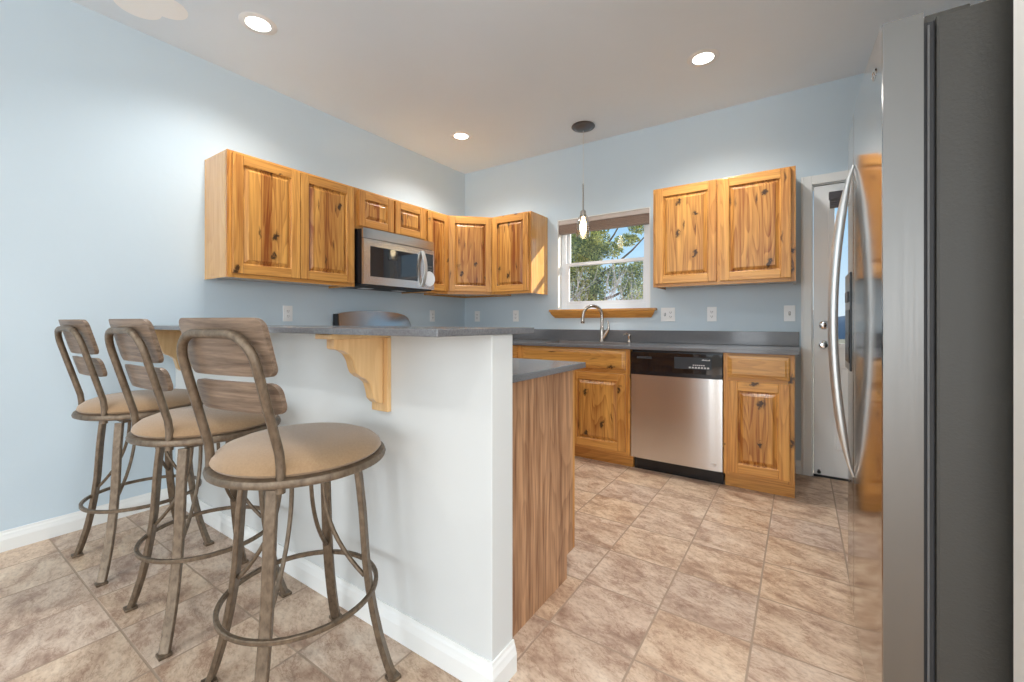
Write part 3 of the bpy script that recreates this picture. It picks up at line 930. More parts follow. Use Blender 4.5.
MB().box(0.6325, yF_ + 0.002, dz0 + 0.0725, MW - 0.0145, -0.379, dz1 - 0.0355).build('control_panel', 'display', r)
b = MB()
for i in range(5):
    for j in range(3):
        b.box(0.645 + j * 0.026, yF_ - 0.0002, dz0 + 0.09 + i * 0.026, 0.663 + j * 0.026, yF_ + 0.0022, dz0 + 0.104 + i * 0.026)
b.build('keypad', 'slot', r)
hp = []
for i in range(13):
    f = i / 12
    hp.append((0.598, yF_ - 0.004 - 0.040 * math.sin(PI * f), dz0 + 0.02 + f * (dz1 - dz0 - 0.04)))
MB().tube(hp, 0, flat=(0.036, 0.012, (0, -1, 0.001))).build('handle', 'handle_steel', r, smooth=True)
for x in (0.20, 0.55): MB().box(x - 0.05, -0.20, MZ0 - 0.0085, x + 0.05, -0.12, MZ0 - 0.0062).build('lamp_lens', 'plate', r)
r = tag(MB().lathe([(0, 0), (0.066, 0), (0.066, 0.003), (0, 0.003)], 48).build('retouch_disc', 'tag', None, (0.4045, -0.955, 1.466), (0, PI / 2, 0)),  # retouch mark given a body as a thin white disc
        'round white retouch mark built as a disc on the lower right corner of the microwave', 'tag')

# ------------------------------------------------------------------ range
r = thing('range', 'stainless range whose arched backguard shows above the bar', 'stove', (0, MY0 + 0.002, 0), R90)
W_ = 0.757
MB().box(0.003, -0.62, 0.03, W_ - 0.003, -0.05, 0.895, 0.003).build('body', 'black', r)
MB().box(0.0, -0.655, 0.8955, W_, -0.10, 0.915, 0.004).build('cooktop', 'black_gloss', r)
P = [(0.0, 0.915), (0.0, 1.150), (0.03, 1.158), (0.12, 1.170), (0.24, 1.178), (0.36, 1.180), (0.48, 1.176), (0.60, 1.165), (0.68, 1.148), (0.715, 1.13), (0.745, 1.08), (W_, 1.03), (W_, 0.915)]
t_ = bmesh.new()
A = [t_.verts.new((x, -0.115 + (z - 0.915) * 0.13, z)) for x, z in P]
Bv = [t_.verts.new((x, -0.030, z)) for x, z in P]
for i in range(len(P)):
    j = (i + 1) % len(P)
    t_.faces.new((A[i], A[j], Bv[j], Bv[i]))
t_.faces.new(A); t_.faces.new(Bv)
b = MB(); b.merge(t_, 0)
b.build('backguard', 'dark_steel', r)
MB().prism([(-0.118, 0.9155), (-0.086, 1.148), (-0.03, 1.150), (-0.03, 0.9155)], 'x', -0.012, -0.0005).build('end_cap', 'black', r)
MB().box(0.03, -0.652, 0.30, W_ - 0.03, -0.6205, 0.74, 0.004).build('oven_door', 'steel_h', r)
MB().box(0.14, -0.655, 0.40, W_ - 0.14, -0.6525, 0.62, 0.001).build('oven_window', 'dark_glass', r)
MB().tube([(0.08, -0.653, 0.70), (0.08, -0.69, 0.70), (W_ - 0.08, -0.69, 0.70), (W_ - 0.08, -0.653, 0.70)], 0.011, 12).build('oven_handle', 'handle_steel', r, smooth=True)
MB().box(0.03, -0.648, 0.07, W_ - 0.03, -0.6205, 0.28, 0.004).build('drawer', 'steel_h', r)
MB().box(0.004, -0.652, 0.755, W_ - 0.004, -0.6205, 0.885, 0.004).build('knob_panel', 'steel_h', r)
for i in range(5):
    MB().lathe([(0, 0), (0.022, 0), (0.019, 0.028), (0, 0.03)], 20, 0, (0, 0, 0), Matrix.Rotation(PI / 2, 4, 'X')).build('knob', 'black', r, (0.11 + i * 0.134, -0.6525, 0.82), smooth=True)
for x, y in ((0.2, -0.28), (0.55, -0.28), (0.2, -0.50), (0.55, -0.50)):
    b = MB()
    for k in range(4):
        a = k * PI / 2
        b.tube([(x + 0.02 * math.cos(a), y + 0.02 * math.sin(a), 0.935), (x + 0.1 * math.cos(a), y + 0.1 * math.sin(a), 0.935), (x + 0.1 * math.cos(a), y + 0.1 * math.sin(a), 0.9155)], 0.005, 8)
    b.lathe([(0, 0.9155), (0.035, 0.9155), (0.03, 0.928), (0, 0.928)], 20, 0, (x, y, 0))
    b.build('burner', 'dark', r, smooth=True)

# ------------------------------------------------------------------ refrigerator (front faces -x)
FX, FN, FS, FF = 3.293, -2.298, -1.772, -1.388
FB, FT = 0.058, 1.815
r = thing('refrigerator', 'tall stainless side-by-side refrigerator with long bowed handles at the right', 'refrigerator', (FX, FN, 0))
W2 = FF - FN
S1 = FS - FN
MB().box(0.098, 0.004, 0.02, 0.80, W2 - 0.004, 1.803, 0.006).build('cabinet_body', 'fridge_side', r)
def fr_door(y0, y1):
    """door with softly bowed stainless front wrapping to the edge; slot 0 front, slot 1 edges"""
    b = MB()
    n = 16
    yc = W2 / 2
    fr = []
    for i in range(n + 1):
        y = y0 + (y1 - y0) * i / n
        x = 0.012 * (((y - yc) / (W2 / 2)) ** 2 - 1.0)
        fr.append((x, y))
    a0 = fr[0]; a1 = fr[-1]
    fr[0] = (a0[0] + 0.003, a0[1]); fr[-1] = (a1[0] + 0.003, a1[1])
    fr.insert(1, (a0[0] + 0.0006, a0[1] + 0.0025)); fr.insert(-1, (a1[0] + 0.0006, a1[1] - 0.0025))
    poly = fr + [(0.076, y1), (0.076, y0)]
    b.prism(poly, 'z', FB, FT)
    b.bm.faces.ensure_lookup_table()
    bmesh.ops.recalc_face_normals(b.bm, faces=b.bm.faces[:])
    for f in b.bm.faces:
        f.material_index = 0 if f.normal.x < -0.6 else 1
    return b
fr_door(0.0, S1 - 0.003).build('fresh_food_door', ['fridge_steel', 'fridge_edge'], r, smooth=True)
fr_door(S1 + 0.003, W2).build('freezer_door', ['fridge_steel', 'fridge_edge'], r, smooth=True)
b = MB()
for y0, y1 in ((0.012, S1 - 0.014), (S1 + 0.014, W2 - 0.012)):
    b.box(0.0765, y0, FB + 0.01, 0.0975, y1, FT - 0.02, 0.003)
b.build('door_gasket', 'dark', r)
b = MB()
b.box(0.083, 0.006, FB + 0.02, 0.0875, 0.0115, FT - 0.03, 0.001)
b.build('gasket_lip', 'slot', r)
MB().lathe([(0, 0), (0.016, 0), (0.016, 0.014), (0.012, 0.02), (0, 0.02)], 20, 0, (0.082, 0.045, FT - 0.0185 - 0.003)).box(0.082, 0.03, FT - 0.012, 0.16, 0.075, FT + 0.006, 0.003).build('hinge_cover', 'fridge_side', r, smooth=True)
MB().box(0.03, 0.01, 0.008, 0.0975, W2 - 0.01, FB - 0.006, 0.003).build('kick_grille', 'dark', r)
for yy in (S1 - 0.034, S1 + 0.036):
    pts = []
    rad = []
    for i in range(29):
        f = i / 28
        z = 0.552 + f * (1.622 - 0.552)
        bow = math.sin(PI * f) ** 0.72
        pts.append((-0.014 - 0.056 * bow, yy, z))
        rad.append(0.004 + 0.0095 * min(1, math.sin(PI * f) * 2.2))
    MB().tube(pts, rad, 12).build('handle', 'handle_steel', r, smooth=True)
# ice and water dispenser on the freezer door
b = MB()
yd0, yd1 = S1 + 0.105, S1 + 0.30
b.box(-0.0145, yd0, 0.90, 0.0, yd1, 1.27, 0.004)
d_ = b.build('ice_dispenser', 'display', r)
MB().box(-0.0158, yd0 + 0.02, 0.93, -0.0147, yd1 - 0.02, 1.13, 0.0005).build('dispenser_recess', 'black', d_)
MB().box(-0.019, yd0 + 0.05, 1.16, -0.0147, yd1 - 0.05, 1.20, 0.002).build('dispenser_buttons', 'slot', d_)
em = swirl(1.5).build('emblem', 'chrome', r, (-0.0054, 0.098, 1.735), (0, math.radians(0), -PI / 2), smooth=True)
em.scale = (1.0, 0.3, 1.0)

# ------------------------------------------------------------------ window, blind, sill
r = struct(empty('window_1'))
yg = 0.085
b = MB()
fw = 0.055
b.box(WX0, 0.070, WZ0, WX0 + fw, 0.135, WZ1, 0.003); b.box(WX1 - fw, 0.070, WZ0, WX1, 0.135, WZ1, 0.003)
b.box(WX0 + fw, 0.070, WZ0, WX1 - fw, 0.135, WZ0 + 0.05, 0.003); b.box(WX0 + fw, 0.070, WZ1 - 0.05, WX1 - fw, 0.135, WZ1, 0.003)
b.build('window_frame', 'vinyl', r)
def sash(z0, z1, y0, y1, name):
    s = 0.030
    b = MB()
    x0, x1 = WX0 + fw + 0.0005, WX1 - fw - 0.0005
    b.box(x0, y0, z0, x0 + s, y1, z1, 0.003); b.box(x1 - s, y0, z0, x1, y1, z1, 0.003)
    b.box(x0 + s, y0, z0, x1 - s, y1, z0 + s, 0.003); b.box(x0 + s, y0, z1 - s, x1 - s, y1, z1, 0.003)
    o = b.build(name, 'vinyl', r)
    MB().box(x0 + s - 0.003, (y0 + y1) / 2 - 0.002, z0 + s - 0.003, x1 - s + 0.003, (y0 + y1) / 2 + 0.002, z1 - s + 0.003).build('pane', 'glass', o)
sash(WZ0 + 0.05, 1.655, 0.074, 0.098, 'lower_sash')
sash(1.625, WZ1 - 0.05, 0.100, 0.124, 'upper_sash')
b = MB()
b.box(WX0, 0.001, WZ0, WX0 + 0.0085, 0.0695, WZ1); b.box(WX1 - 0.0085, 0.001, WZ0, WX1, 0.0695, WZ1); b.box(WX0 + 0.0085, 0.001, WZ1 - 0.0085, WX1 - 0.0085, 0.0695, WZ1)
b.build('jamb_liner', 'trim', r)
# wooden stool and apron with coved underside
b = MB()
sx0, sx1 = 1.106, 2.124
b.box(sx0, -0.052, 1.182, sx1, -0.0005, 1.203, 0.004)
b.box(WX0 + 0.0005, -0.0005, 1.182, WX1 - 0.0005, 0.0695, 1.2025)
prof = [(-0.0005, 1.122), (-0.012, 1.122), (-0.016, 1.132), (-0.026, 1.142), (-0.036, 1.158), (-0.042, 1.172), (-0.044, 1.1815), (-0.0005, 1.1815)]
t_ = bmesh.new()
def eo(y): return (y + 0.0005) * -1.0
A = [t_.verts.new((sx0 + 0.058 - eo(y) * 1.1, y, z)) for y, z in prof]
Bv = [t_.verts.new((sx1 - 0.058 + eo(y) * 1.1, y, z)) for y, z in prof]
for i in range(len(prof)):
    j = (i + 1) % len(prof)
    t_.faces.new((A[i], A[j], Bv[j], Bv[i]))
t_.faces.new(A); t_.faces.new(Bv)
b.merge(t_, 0)
o = b.build('window_sill', 'wood_h', r)
o['label'] = 'honey-coloured wooden sill with coved apron'
r = thing('window_blind', 'taupe pleated blind drawn up at the top of the kitchen window', 'blind', (0, 0, 0))
MB().box(WX0 + 0.010, 0.003, 2.018, WX1 - 0.010, 0.062, 2.0585, 0.003).build('head_rail', 'blind_rail', r)
b = MB()
for i in range(5):
    z = 2.016 - i * 0.0135
    b.prism([(0.010, z), (0.006, z - 0.0065), (0.010, z - 0.013), (0.056, z - 0.013), (0.060, z - 0.0065), (0.056, z)], 'x', WX0 + 0.012, WX1 - 0.012)
b.build('pleats', 'blind', r)
MB().box(WX0 + 0.012, 0.008, 1.932, WX1 - 0.012, 0.058, 1.948, 0.003).build('bottom_rail', 'blind', r)

# ------------------------------------------------------------------ exterior door
r = struct(empty('door_1'))
b = MB()
cw = 0.064
b.box(DX0 - cw, -0.018, 0, DX0 - 0.001, -0.0005, DZ1 + cw, 0.004); b.box(DX1 + 0.001, -0.018, 0, DX1 + cw, -0.0005, DZ1 + cw, 0.004)
b.box(DX0 - 0.001, -0.018, DZ1 + 0.001, DX1 + 0.001, -0.0005, DZ1 + cw, 0.004)
b.box(DX0 - cw + 0.008, -0.024, 0, DX0 - 0.046, -0.018, DZ1 + cw - 0.008, 0.003)
b.box(DX0 - 0.0008, 0.0, 0, DX0 + 0.006, 0.14, DZ1); b.box(DX1 - 0.006, 0.0, 0, DX1 + 0.0008, 0.14, DZ1); b.box(DX0 + 0.006, 0, DZ1 - 0.006, DX1 - 0.006, 0.14, DZ1 + 0.0008)
b.build('door_casing', 'trim', r)
lx0, lx1, lz0, lz1 = 3.316, 3.93, 0.93, 1.93
b = MB()
dx0, dx1, dz0, dz1 = DX0 + 0.009, DX1 - 0.009, 0.016, DZ1 - 0.010
y0, y1 = 0.004, 0.046
b.box(dx0, y0, dz0, lx0, y1, dz1, 0.002); b.box(lx1, y0, dz0, dx1, y1, dz1, 0.002)
b.box(lx0, y0, lz1, lx1, y1, dz1, 0.002); b.box(lx0, y0, dz0, lx1, y1, lz0, 0.002)
px0, px1, pz0, pz1 = 3.33, 3.91, 0.20, 0.79
b.rings([(px0, pz0, px1, pz1, y0 + 0.0005), (px0 + 0.006, pz0 + 0.006, px1 - 0.006, pz1 - 0.006, y0 - 0.006), (px0 + 0.02, pz0 + 0.02, px1 - 0.02, pz1 - 0.02, y0 - 0.006),
         (px0 + 0.03, pz0 + 0.03, px1 - 0.03, pz1 - 0.03, y0 - 0.001), (px0 + 0.07, pz0 + 0.07, px1 - 0.07, pz1 - 0.07, y0 - 0.005)], 0)
b.build('door_panel', 'door', r)
b = MB()
b.box(lx0 - 0.03, y0 - 0.012, lz0 - 0.03, lx0 + 0.006, y0 - 0.0002, lz1 + 0.03, 0.004); b.box(lx1 - 0.006, y0 - 0.012, lz0 - 0.03, lx1 + 0.03, y0 - 0.0002, lz1 + 0.03, 0.004)
b.box(lx0 + 0.006, y0 - 0.012, lz0 - 0.03, lx1 - 0.006, y0 - 0.0002, lz0 + 0.006, 0.004); b.box(lx0 + 0.006, y0 - 0.012, lz1 - 0.006, lx1 - 0.006, y0 - 0.0002, lz1 + 0.03, 0.004)
o = b.build('lite_frame', 'door', r)
MB().box(lx0 + 0.001, 0.022, lz0 + 0.001, lx1 - 0.001, 0.027, lz1 - 0.001).build('pane', 'glass', o)
RX = Matrix.Rotation(PI / 2, 4, 'X')
for nm, z, big in (('deadbolt', 1.062, False), ('door_knob', 0.925, True)):
    b = MB()
    if big: prof = [(0, 0), (0.032, 0), (0.032, 0.005), (0.027, 0.011), (0.012, 0.014), (0.011, 0.030), (0.019, 0.036), (0.027, 0.047), (0.027, 0.058), (0.02, 0.066), (0, 0.068)]
    else: prof = [(0, 0), (0.030, 0), (0.030, 0.006), (0.024, 0.013), (0.012, 0.016), (0, 0.016)]
    b.lathe(prof, 28, 0, (3.262, y0 - 0.0003, z), RX)
    if not big: b.box(3.262 - 0.016, y0 - 0.03, z - 0.005, 3.262 + 0.016, y0 - 0.014, z + 0.005, 0.003)
    b.build(nm, 'chrome', r, smooth=True)
MB().box(dx0, 0.002, 0.001, dx1, 0.05, 0.0155).build('sweep', 'dark', r)
MB().lathe([(0, 0), (0.008, 0), (0.008, 0.03), (0.011, 0.032), (0.011, 0.042), (0, 0.044)], 16, 0, (dx0 + 0.03, y0 - 0.0004, 0.045), RX).build('door_stop', 'dark', r, smooth=True)
r = thing('door_shade', 'dark rolled-up shade at the top of the door glass', 'blind', (0, 0, 0))
b = MB()
b.box(lx0 - 0.028, -0.052, 1.922, lx1 + 0.028, -0.0085, 1.972, 0.004)
b.build('head_rail', 'dark_shade', r)
b = MB()
for i in range(4):
    z = 1.920 - i * 0.014
    b.prism([(-0.046, z), (-0.050, z - 0.0065), (-0.046, z - 0.013), (-0.014, z - 0.013), (-0.010, z - 0.0065), (-0.014, z)], 'x', lx0 - 0.022, lx1 + 0.022)
b.build('pleats', 'dark_shade', r)

# ------------------------------------------------------------------ outlets and switches
def wall_plate(name, loc, rot, kind, label, cat):
    r = thing(name, label, cat, loc, rot, 'white electrical plates on the blue walls')
    w, h = (0.115, 0.115) if kind == 'double' else (0.07, 0.115)
    MB().box(-w / 2, -0.006, -h / 2, w / 2, -0.0003, h / 2, 0.0025).build('plate', 'plate', r)
    gangs = [(-0.023, 'switch'), (0.023, 'outlet')] if kind == 'double' else [(0, kind)]
    for gx, g in gangs:
        if g == 'outlet':
            o = MB().box(gx - 0.017, -0.0085, -0.034, gx + 0.017, -0.0062, 0.034, 0.002).build('receptacle', 'plate', r)
            b = MB()
            for zz in (-0.018, 0.018):
                b.box(gx - 0.008, -0.0092, zz - 0.004, gx - 0.005, -0.0086, zz + 0.006); b.box(gx + 0.005, -0.0092, zz - 0.004, gx + 0.008, -0.0086, zz + 0.006)
                b.box(gx - 0.0025, -0.0092, zz - 0.011, gx + 0.0025, -0.0086, zz - 0.007)
            b.build('slots', 'slot', o)
        else:
            o = MB().box(gx - 0.006, -0.007, -0.013, gx + 0.006, -0.0062, 0.013).build('switch_slot', 'slot', r)
            MB().prism([(-0.0072, -0.009), (-0.018, 0.004), (-0.016, 0.010), (-0.0072, 0.006)], 'x', gx - 0.004, gx + 0.004).build('toggle', 'plate', r)
    return r
OZ = 1.146
wall_plate('wall_outlet', (0, -2.0, OZ), R90, 'outlet', 'white outlet on the left wall under the large two-door cabinet', 'outlet')
wall_plate('wall_outlet', (0, -0.513, OZ), R90, 'outlet', 'white outlet on the left wall right of the range, near the corner', 'outlet')
wall_plate('wall_outlet', (0.184, 0, OZ), 0, 'outlet', 'white outlet on the back wall under the corner cabinet', 'outlet')
wall_plate('wall_outlet', (0.692, 0, OZ), 0, 'outlet', 'white outlet on the back wall under the single-door cabinet', 'outlet')
wall_plate('wall_switch', (2.212, 0, OZ), 0, 'double', 'wide double white switch plate right of the window sill', 'switch')
wall_plate('wall_outlet', (2.548, 0, OZ), 0, 'outlet', 'white outlet centred under the right two-door cabinet', 'outlet')
wall_plate('wall_switch', (3.062, 0, OZ), 0, 'switch', 'single white light switch beside the white door casing', 'switch')

# ------------------------------------------------------------------ lamps
def can_light(x, y, label, power):
    r = thing('ceiling_light', label, 'ceiling light', (x, y, H), 0, 'recessed ceiling lights')
    MB().lathe([(0.062, -0.004), (0.088, -0.004), (0.095, -0.0005), (0.095, -0.0002), (0.062, -0.0002)], 48).build('trim_ring', 'plate', r, smooth=True)
    MB().lathe([(0, -0.0035), (0.045, -0.0035), (0.0615, -0.0015), (0.0615, -0.0003), (0, -0.0003)], 48).build('lens', 'lens', r, smooth=True)
    lo = can_or_fill_spot((0, 0, -0.012), power)
    lo.parent = r
can_light(0.622, -2.498, 'round recessed ceiling light nearest the upper left of the room', 75)
can_light(0.614, -0.771, 'round recessed ceiling light above the corner wall cabinets', 92)
can_light(2.619, -0.775, 'round recessed ceiling light right of the hanging pendant', 105)
r = thing('pendant_lamp', 'glass pendant lamp hanging from the ceiling in front of the window', 'lamp', (1.600, -0.339, H))
MB().lathe([(0, -0.0003), (0.096, -0.0003), (0.099, -0.008), (0.092, -0.016), (0.070, -0.020), (0.062, -0.028), (0.045, -0.036), (0, -0.040)], 40).build('canopy', 'bronze', r, smooth=True)
MB().tube([(0, 0, -0.038), (0, 0, -0.50)], 0.0028, 8).build('cord', 'handle_steel', r, smooth=True)
MB().tube([(0, 0, -0.49), (0, 0, -0.72)], 0.0065, 12).build('stem', 'nickel', r, smooth=True)
MB().lathe([(0, -0.712), (0.012, -0.712), (0.024, -0.722), (0.027, -0.76), (0.025, -0.775), (0, -0.775)], 28).build('socket', 'nickel', r, smooth=True)
MB().lathe([(0.028, -0.756), (0.040, -0.775), (0.054, -0.82), (0.060, -0.87), (0.060, -0.93), (0.056, -0.945), (0.0545, -0.945), (0.0575, -0.93), (0.0575, -0.87), (0.0515, -0.82), (0.038, -0.777), (0.028, -0.7585)], 40).build('lamp_shade', 'shade_glass', r, smooth=True)
MB().lathe([(0, -0.7755), (0.014, -0.776), (0.015, -0.80), (0.026, -0.83), (0.030, -0.855), (0.026, -0.882), (0.012, -0.898), (0, -0.90)], 28).build('bulb', 'bulb', r, smooth=True)
# pale retouch mark, built as a thin flat shape under the ceiling
pp = []
c1, c2, rr = Vector((0.236, -2.918)), Vector((0.352, -2.838)), 0.098
ax_ = math.atan2(c2.y - c1.y, c2.x - c1.x)
hf = math.acos((c2 - c1).length / 2 / rr)
for i in range(41):
    a_ = ax_ + hf + (2 * PI - 2 * hf) * i / 40
    pp.append((c1.x + rr * math.cos(a_), c1.y + rr * math.sin(a_)))
for i in range(1, 40):
    a_ = ax_ + PI + hf + (2 * PI - 2 * hf) * i / 40
    pp.append((c2.x + rr * math.cos(a_), c2.y + rr * math.sin(a_)))
b = MB().prism(pp, 'z', H - 0.0025, H - 0.0003)
tag(b.build('ceiling_retouch_mark', 'patch'), 'pale two-lobed retouch mark built as a thin shape on the ceiling, upper left', 'patch')

# ------------------------------------------------------------------ bar stools
def make_stool():
    r = empty('bar_stool')
    seat = empty  # placeholder name kept local
    # --- swivelling upper half is modelled around the seat's own axis (children below take rot later)
    parts_up, parts_low = [], []
    RS = 0.237
    b = MB()
    b.lathe([(0, 0.664), (RS - 0.03, 0.664), (RS - 0.010, 0.664), (RS + 0.004, 0.670), (RS + 0.006, 0.678), (RS + 0.002, 0.688), (RS - 0.010, 0.692), (0, 0.692)], 56)
    parts_up.append(b.build('seat_rim', 'stool_metal', r, smooth=True))
    b = MB()
    b.lathe([(0, 0.6925), (RS - 0.014, 0.6925), (RS - 0.008, 0.700), (RS - 0.012, 0.712), (RS - 0.030, 0.727), (RS - 0.065, 0.740), (RS - 0.12, 0.748), (0, 0.752)], 56)
    parts_up.append(b.build('seat_cushion', 'seat', r, smooth=True))
    # back frame: one bent tube, back towards -y
    tr = 0.0115
    hx = 0.134
    yb = -0.183
    lean = 0.082
    zk, zt = 0.755, 1.055
    pts = [(hx, yb, 0.655), (hx, yb, 0.72), (hx, yb - 0.004, 0.755)]
    def P(x, z): return (x, yb - 0.004 - lean * (z - zk) / (zt - zk), z)
    pts += [P(hx, 0.79), P(hx, 0.86), P(hx, 0.94)]
    R_ = 0.075
    for i in range(0, 9):
        a = PI / 2 * i / 8
        pts.append(P(hx - R_ + R_ * math.cos(a), zt - R_ + R_ * math.sin(a)))
    pts = pts + [(-p[0], p[1], p[2]) for p in reversed(pts)]
    parts_up.append(MB().tube(pts, tr, 12).build('back_frame', 'stool_metal', r, smooth=True))
    # curved wooden slats on the seat side of the frame
    def slat(z0, z1, half):
        b = MB()
        n = 26
        rows = 5
        grid = {}
        for side in (0, 1):
            for i in range(n + 1):
                f = math.sin(PI / 2 * (-1 + 2 * i / n))
                x = half * f
                for j in range(rows):
                    g = j / (rows - 1)
                    z = z0 + (z1 - z0) * g
                    # rounded corners
                    cr = 0.026
                    ex = half - abs(x)
                    if ex < cr:
                        cut = cr - math.sqrt(max(0, cr * cr - (cr - ex) ** 2))
                        z = (z0 + cut) + (z1 - z0 - 2 * cut) * g
                    yy = P(0, z)[1] + tr + 0.001 + 0.014 * (1 if side else 0) + 0.014 * f * f - 0.001
                    grid[(side, i, j)] = b.bm.verts.new((x, yy, z))
        for i in range(n):
            for j in range(rows - 1):
                for side in (0, 1):
                    q = [grid[(side, i, j)], grid[(side, i + 1, j)], grid[(side, i + 1, j + 1)], grid[(side, i, j + 1)]]
                    b.bm.faces.new(q if side == 0 else q[::-1])
            for j in (0, rows - 1):
                b.bm.faces.new((grid[(0, i, j)], grid[(0, i + 1, j)], grid[(1, i + 1, j)], grid[(1, i, j)]))
        for i in (0, n):
            for j in range(rows - 1):
                b.bm.faces.new((grid[(0, i, j)], grid[(0, i, j + 1)], grid[(1, i, j + 1)], grid[(1, i, j)]))
        return b.build('back_slat', 'slat', r, smooth=True)
    parts_up.append(slat(0.948, 1.094, 0.154))
    parts_up.append(slat(0.852, 0.932, 0.154))
    # --- lower half
    b = MB()
    b.box(-0.105, -0.105, 0.636, 0.105, 0.105, 0.648, 0.003)
    b.lathe([(0, 0.648), (0.075, 0.648), (0.075, 0.6635), (0, 0.6635)], 28)
    parts_low.append(b.build('swivel_plate', 'stool_metal', r, smooth=True))
    for sx, sy in ((1, 1), (1, -1), (-1, -1), (-1, 1)):
        prof = [(0.118, 0.642), (0.122, 0.60), (0.128, 0.52), (0.132, 0.44), (0.136, 0.36), (0.143, 0.28), (0.153, 0.20), (0.166, 0.12), (0.181, 0.05), (0.192, 0.007)]
        pts = [(sx * a, sy * a, z) for a, z in prof]
        lg = MB().tube(pts, 0, flat=(0.031, 0.0165, (sx, sy, 0.0))).box(sx * 0.193 - 0.0185, sy * 0.193 - 0.0185, 0.0, sx * 0.193 + 0.0185, sy * 0.193 + 0.0185, 0.011, 0.003).build('leg', 'stool_metal', r, smooth=True)
        parts_low.append(lg)
        # bowed brace from the hub to the leg just above the foot ring
        pts = []
        for i in range(13):
            f = i / 12
            z = 0.636 - f * (0.636 - 0.315)
            rr = 0.062 + 0.125 * (f ** 2.4)
            pts.append((sx * rr * 0.7071, sy * rr * 0.7071, z))
        parts_low.append(MB().tube(pts, 0.0065, 8).build('brace', 'stool_metal', r, smooth=True))
    ring = [(0.214 * math.cos(2 * PI * i / 56), 0.214 * math.sin(2 * PI * i / 56), 0.275) for i in range(56)]
    parts_low.append(MB().tube(ring, 0, closed=True, flat=(0.013, 0.0135, (0, 0, 1))).build('foot_ring', 'stool_metal', r, smooth=True))
    return r
UP = ('seat_rim', 'seat_cushion', 'back_frame', 'back_slat')
def pose(root, x, y, base_rot, swivel, label):
    root.location = (x, y, 0); root.rotation_euler = (0, 0, base_rot)
    for ch in root.children:
        if ch.name.split('.')[0] in UP: ch.rotation_euler = (0, 0, swivel - base_rot)
    tag(root, label, 'stool', 'swivel bar stools at the breakfast bar')
st = make_stool()
st2, st3 = copy_tree(st), copy_tree(st)
pose(st, 1.880, -2.965, math.radians(-9), math.radians(12), 'bar stool nearest the camera, fully in front of the white half wall')
pose(st2, 1.232, -2.963, math.radians(-2), math.radians(4), 'middle bar stool of the three along the breakfast bar')
pose(st3, 0.543, -2.974, math.radians(0), math.radians(4), 'farthest bar stool, leftmost beside the blue wall')

# ------------------------------------------------------------------ outdoors
struct(MB().box(-30, 0.3, -0.62, 30, 60, -0.5).build('ground', 'ground'))
def hill():
    b = MB()
    n = 40
    rows = []
    for j in range(6):
        f = j / 5
        rows.append([b.bm.verts.new((-60 + 120 * i / n, 46 + 12 * f, -0.5 + math.sin(PI * f) * (2.6 + 1.1 * math.sin(i * 0.7) + 0.8 * math.sin(i * 1.9 + 1)))) for i in range(n + 1)])
    for A, B in zip(rows, rows[1:]):
        for i in range(n):
            b.bm.faces.new((A[i], A[i + 1], B[i + 1], B[i]))
    return struct(b.build('hill', 'hill', smooth=True))
hill()
def leaf_cloud(clumps, per, size, rnd):
    b = MB()
    for (c, rad, dens) in clumps:
        c = Vector(c)
        for i in range(int(per * dens)):
            d = Vector((rnd.gauss(0, 1), rnd.gauss(0, 1), rnd.gauss(0, 1))).normalized()
            rr = rnd.random() ** 0.45
            p = c + Vector((d.x * rad[0], d.y * rad[1], d.z * rad[2])) * rr
            u = (d + Vector((rnd.uniform(-.6, .6), rnd.uniform(-.6, .6), rnd.uniform(-.2, .8)))).normalized()
            v = u.cross(Vector((rnd.uniform(-1, 1), rnd.uniform(-1, 1), rnd.uniform(-1, 1)))).normalized()
            L, w = size * rnd.uniform(0.7, 1.5), size * rnd.uniform(0.22, 0.4)
            q = [p - v * w * 0.5, p + u * L * 0.5 - v * w, p + u * L, p + u * L * 0.5 + v * w]
            b.bm.faces.new([b.bm.verts.new(x) for x in q])
    return b
rnd = random.Random(3)
def branchy(b, p, d, L, r, depth, rnd, spread=0.5, up=0.15):
    pts = [p]
    q = Vector(p)
    dd = Vector(d).normalized()
    for i in range(4):
        dd = (dd + Vector((rnd.uniform(-.16, .16), rnd.uniform(-.16, .16), rnd.uniform(-.06, .12)))).normalized()
        q = q + dd * L / 4
        pts.append(tuple(q))
    b.tube(pts, [r * (1 - 0.14 * i) for i in range(5)], 5)
    if depth > 0:
        for k in range(rnd.choice((2, 3, 3))):
            i = rnd.choice((2, 3, 4))
            nd = (dd + Vector((rnd.uniform(-spread, spread), rnd.uniform(-spread, spread), rnd.uniform(-0.05, spread * 0.7) + up))).normalized()
            branchy(b, pts[i], nd, L * rnd.uniform(0.55, 0.8), r * 0.6, depth - 1, rnd, spread, up)
# juniper
tx, ty = -0.75, 5.2
r = thing('juniper_tree', 'large sunlit green juniper tree outside the kitchen window', 'tree', (tx, ty, -0.5))
b = MB()
b.tube([(0, 0, 0), (0.05, 0, 1.0), (0.0, 0.1, 2.2), (0.1, 0, 3.4), (0.05, 0, 5.0)], [0.16, 0.13, 0.10, 0.07, 0.03], 10)
limbs = [((0, 0, 2.5), (1.45, -0.1, 3.55)), ((0, 0, 2.0), (1.55, 0.1, 2.75)), ((0, 0, 2.9), (0.85, -0.1, 3.9)), ((0, 0, 2.4), (-1.0, 0, 3.2)), ((0, 0, 1.6), (0.9, -0.2, 2.2)), ((0, 0, 3.2), (-0.6, 0.1, 4.4))]
for a, c in limbs:
    m = [(a[i] * (1 - f) + c[i] * f + (0.0 if i != 2 else -0.12 * math.sin(PI * f))) for f in (0.33, 0.66) for i in range(3)]
    b.tube([a, tuple(m[:3]), tuple(m[3:]), c], [0.045, 0.028, 0.018, 0.008], 7)
b.build('trunk', 'bark', r, smooth=True)
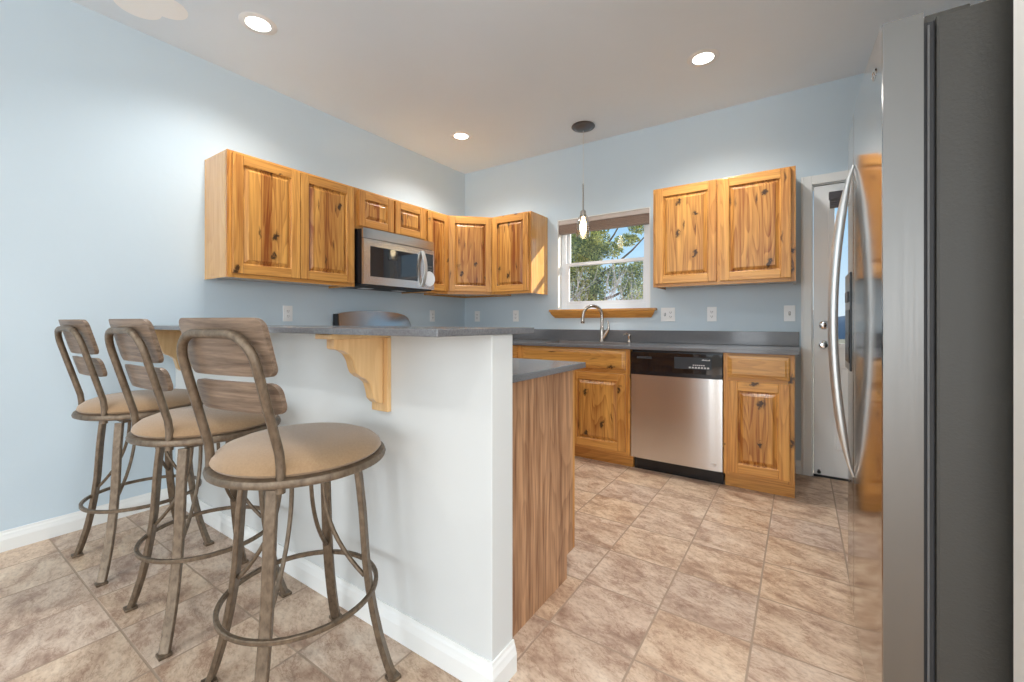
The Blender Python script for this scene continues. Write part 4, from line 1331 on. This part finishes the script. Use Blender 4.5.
cl = [((-0.15, 0, 3.5), (0.55, 0.5, 0.55), 2.4), ((0.0, -0.35, 2.75), (0.42, 0.2, 0.38), 1.3), ((0.02, -0.35, 3.3), (0.36, 0.2, 0.36), 1.2), ((0.05, -0.3, 2.15), (0.4, 0.2, 0.35), 1.0), ((-0.7, -0.2, 2.6), (0.45, 0.3, 0.35), 1.2),  ((-0.55, -0.1, 3.0), (0.5, 0.45, 0.5), 1.8), ((0.10, -0.1, 3.85), (0.34, 0.35, 0.42), 1.0), ((-0.1, 0, 4.4), (0.5, 0.5, 0.6), 1.6),
      ((-0.9, 0, 3.8), (0.5, 0.5, 0.6), 1.4), ((0.1, -0.25, 3.15), (0.35, 0.3, 0.3), 0.9), ((0.52, -0.1, 3.12), (0.24, 0.22, 0.15), 0.45),
      ((0.85, -0.1, 3.30), (0.26, 0.2, 0.10), 0.4), ((1.12, -0.1, 3.52), (0.20, 0.16, 0.08), 0.26), ((1.34, -0.1, 3.62), (0.13, 0.12, 0.07), 0.14),
      ((1.45, 0.1, 3.08), (0.20, 0.18, 0.10), 0.26), ((1.7, 0.1, 3.2), (0.2, 0.18, 0.10), 0.25), ((1.1, 0.05, 2.68), (0.28, 0.25, 0.16), 0.5), ((1.5, 0.1, 2.78), (0.26, 0.2, 0.13), 0.4),
      ((0.75, -0.1, 2.55), (0.35, 0.3, 0.3), 0.9), ((0.35, -0.2, 2.45), (0.3, 0.3, 0.28), 0.7), ((1.0, -0.1, 2.25), (0.3, 0.3, 0.22), 0.65), ((-0.4, -0.2, 2.3), (0.5, 0.4, 0.4), 1.0), ((0.95, 0.0, 1.9), (0.4, 0.3, 0.3), 0.8)]
leaf_cloud(cl, 1150, 0.055, rnd).build('foliage', 'juniper', r, recalc=False)
# shrubs in front of it
for i, (sx, sy, hh, label, twig) in enumerate((
        (-1.35, 3.7, 2.45, 'dense grey-green shrub at the lower left of the window view', False),
        (-0.30, 3.0, 2.4, 'bare pinkish twiggy shrub low in the middle of the window view', True),
        (0.78, 4.6, 2.3, 'bushy grey-green shrub at the lower right of the window view', False))):
    r = thing('garden_shrub', label, 'shrub', (sx, sy, -0.5), 0, 'shrubs outside the kitchen window')
    b = MB()
    for k in range(11 if twig else 8):
        a = k * 2.4
        branchy(b, (0.1 * math.cos(a), 0.1 * math.sin(a), 0), (0.32 * math.cos(a), 0.32 * math.sin(a), 1.0), hh * 0.55, 0.016, 3 if twig else 2, rnd, 0.45)
    b.build('twigs', 'twig', r)
    cl = []
    for k in range(16 if not twig else 7):
        a = rnd.uniform(0, 2 * PI); q = rnd.uniform(0, 0.42)
        cl.append(((q * math.cos(a), q * math.sin(a), rnd.uniform(0.9, hh)), (0.2, 0.2, 0.22), 0.35 if not twig else 0.12))
    leaf_cloud(cl, 800, 0.034, rnd).build('foliage', 'shrub', r, recalc=False)
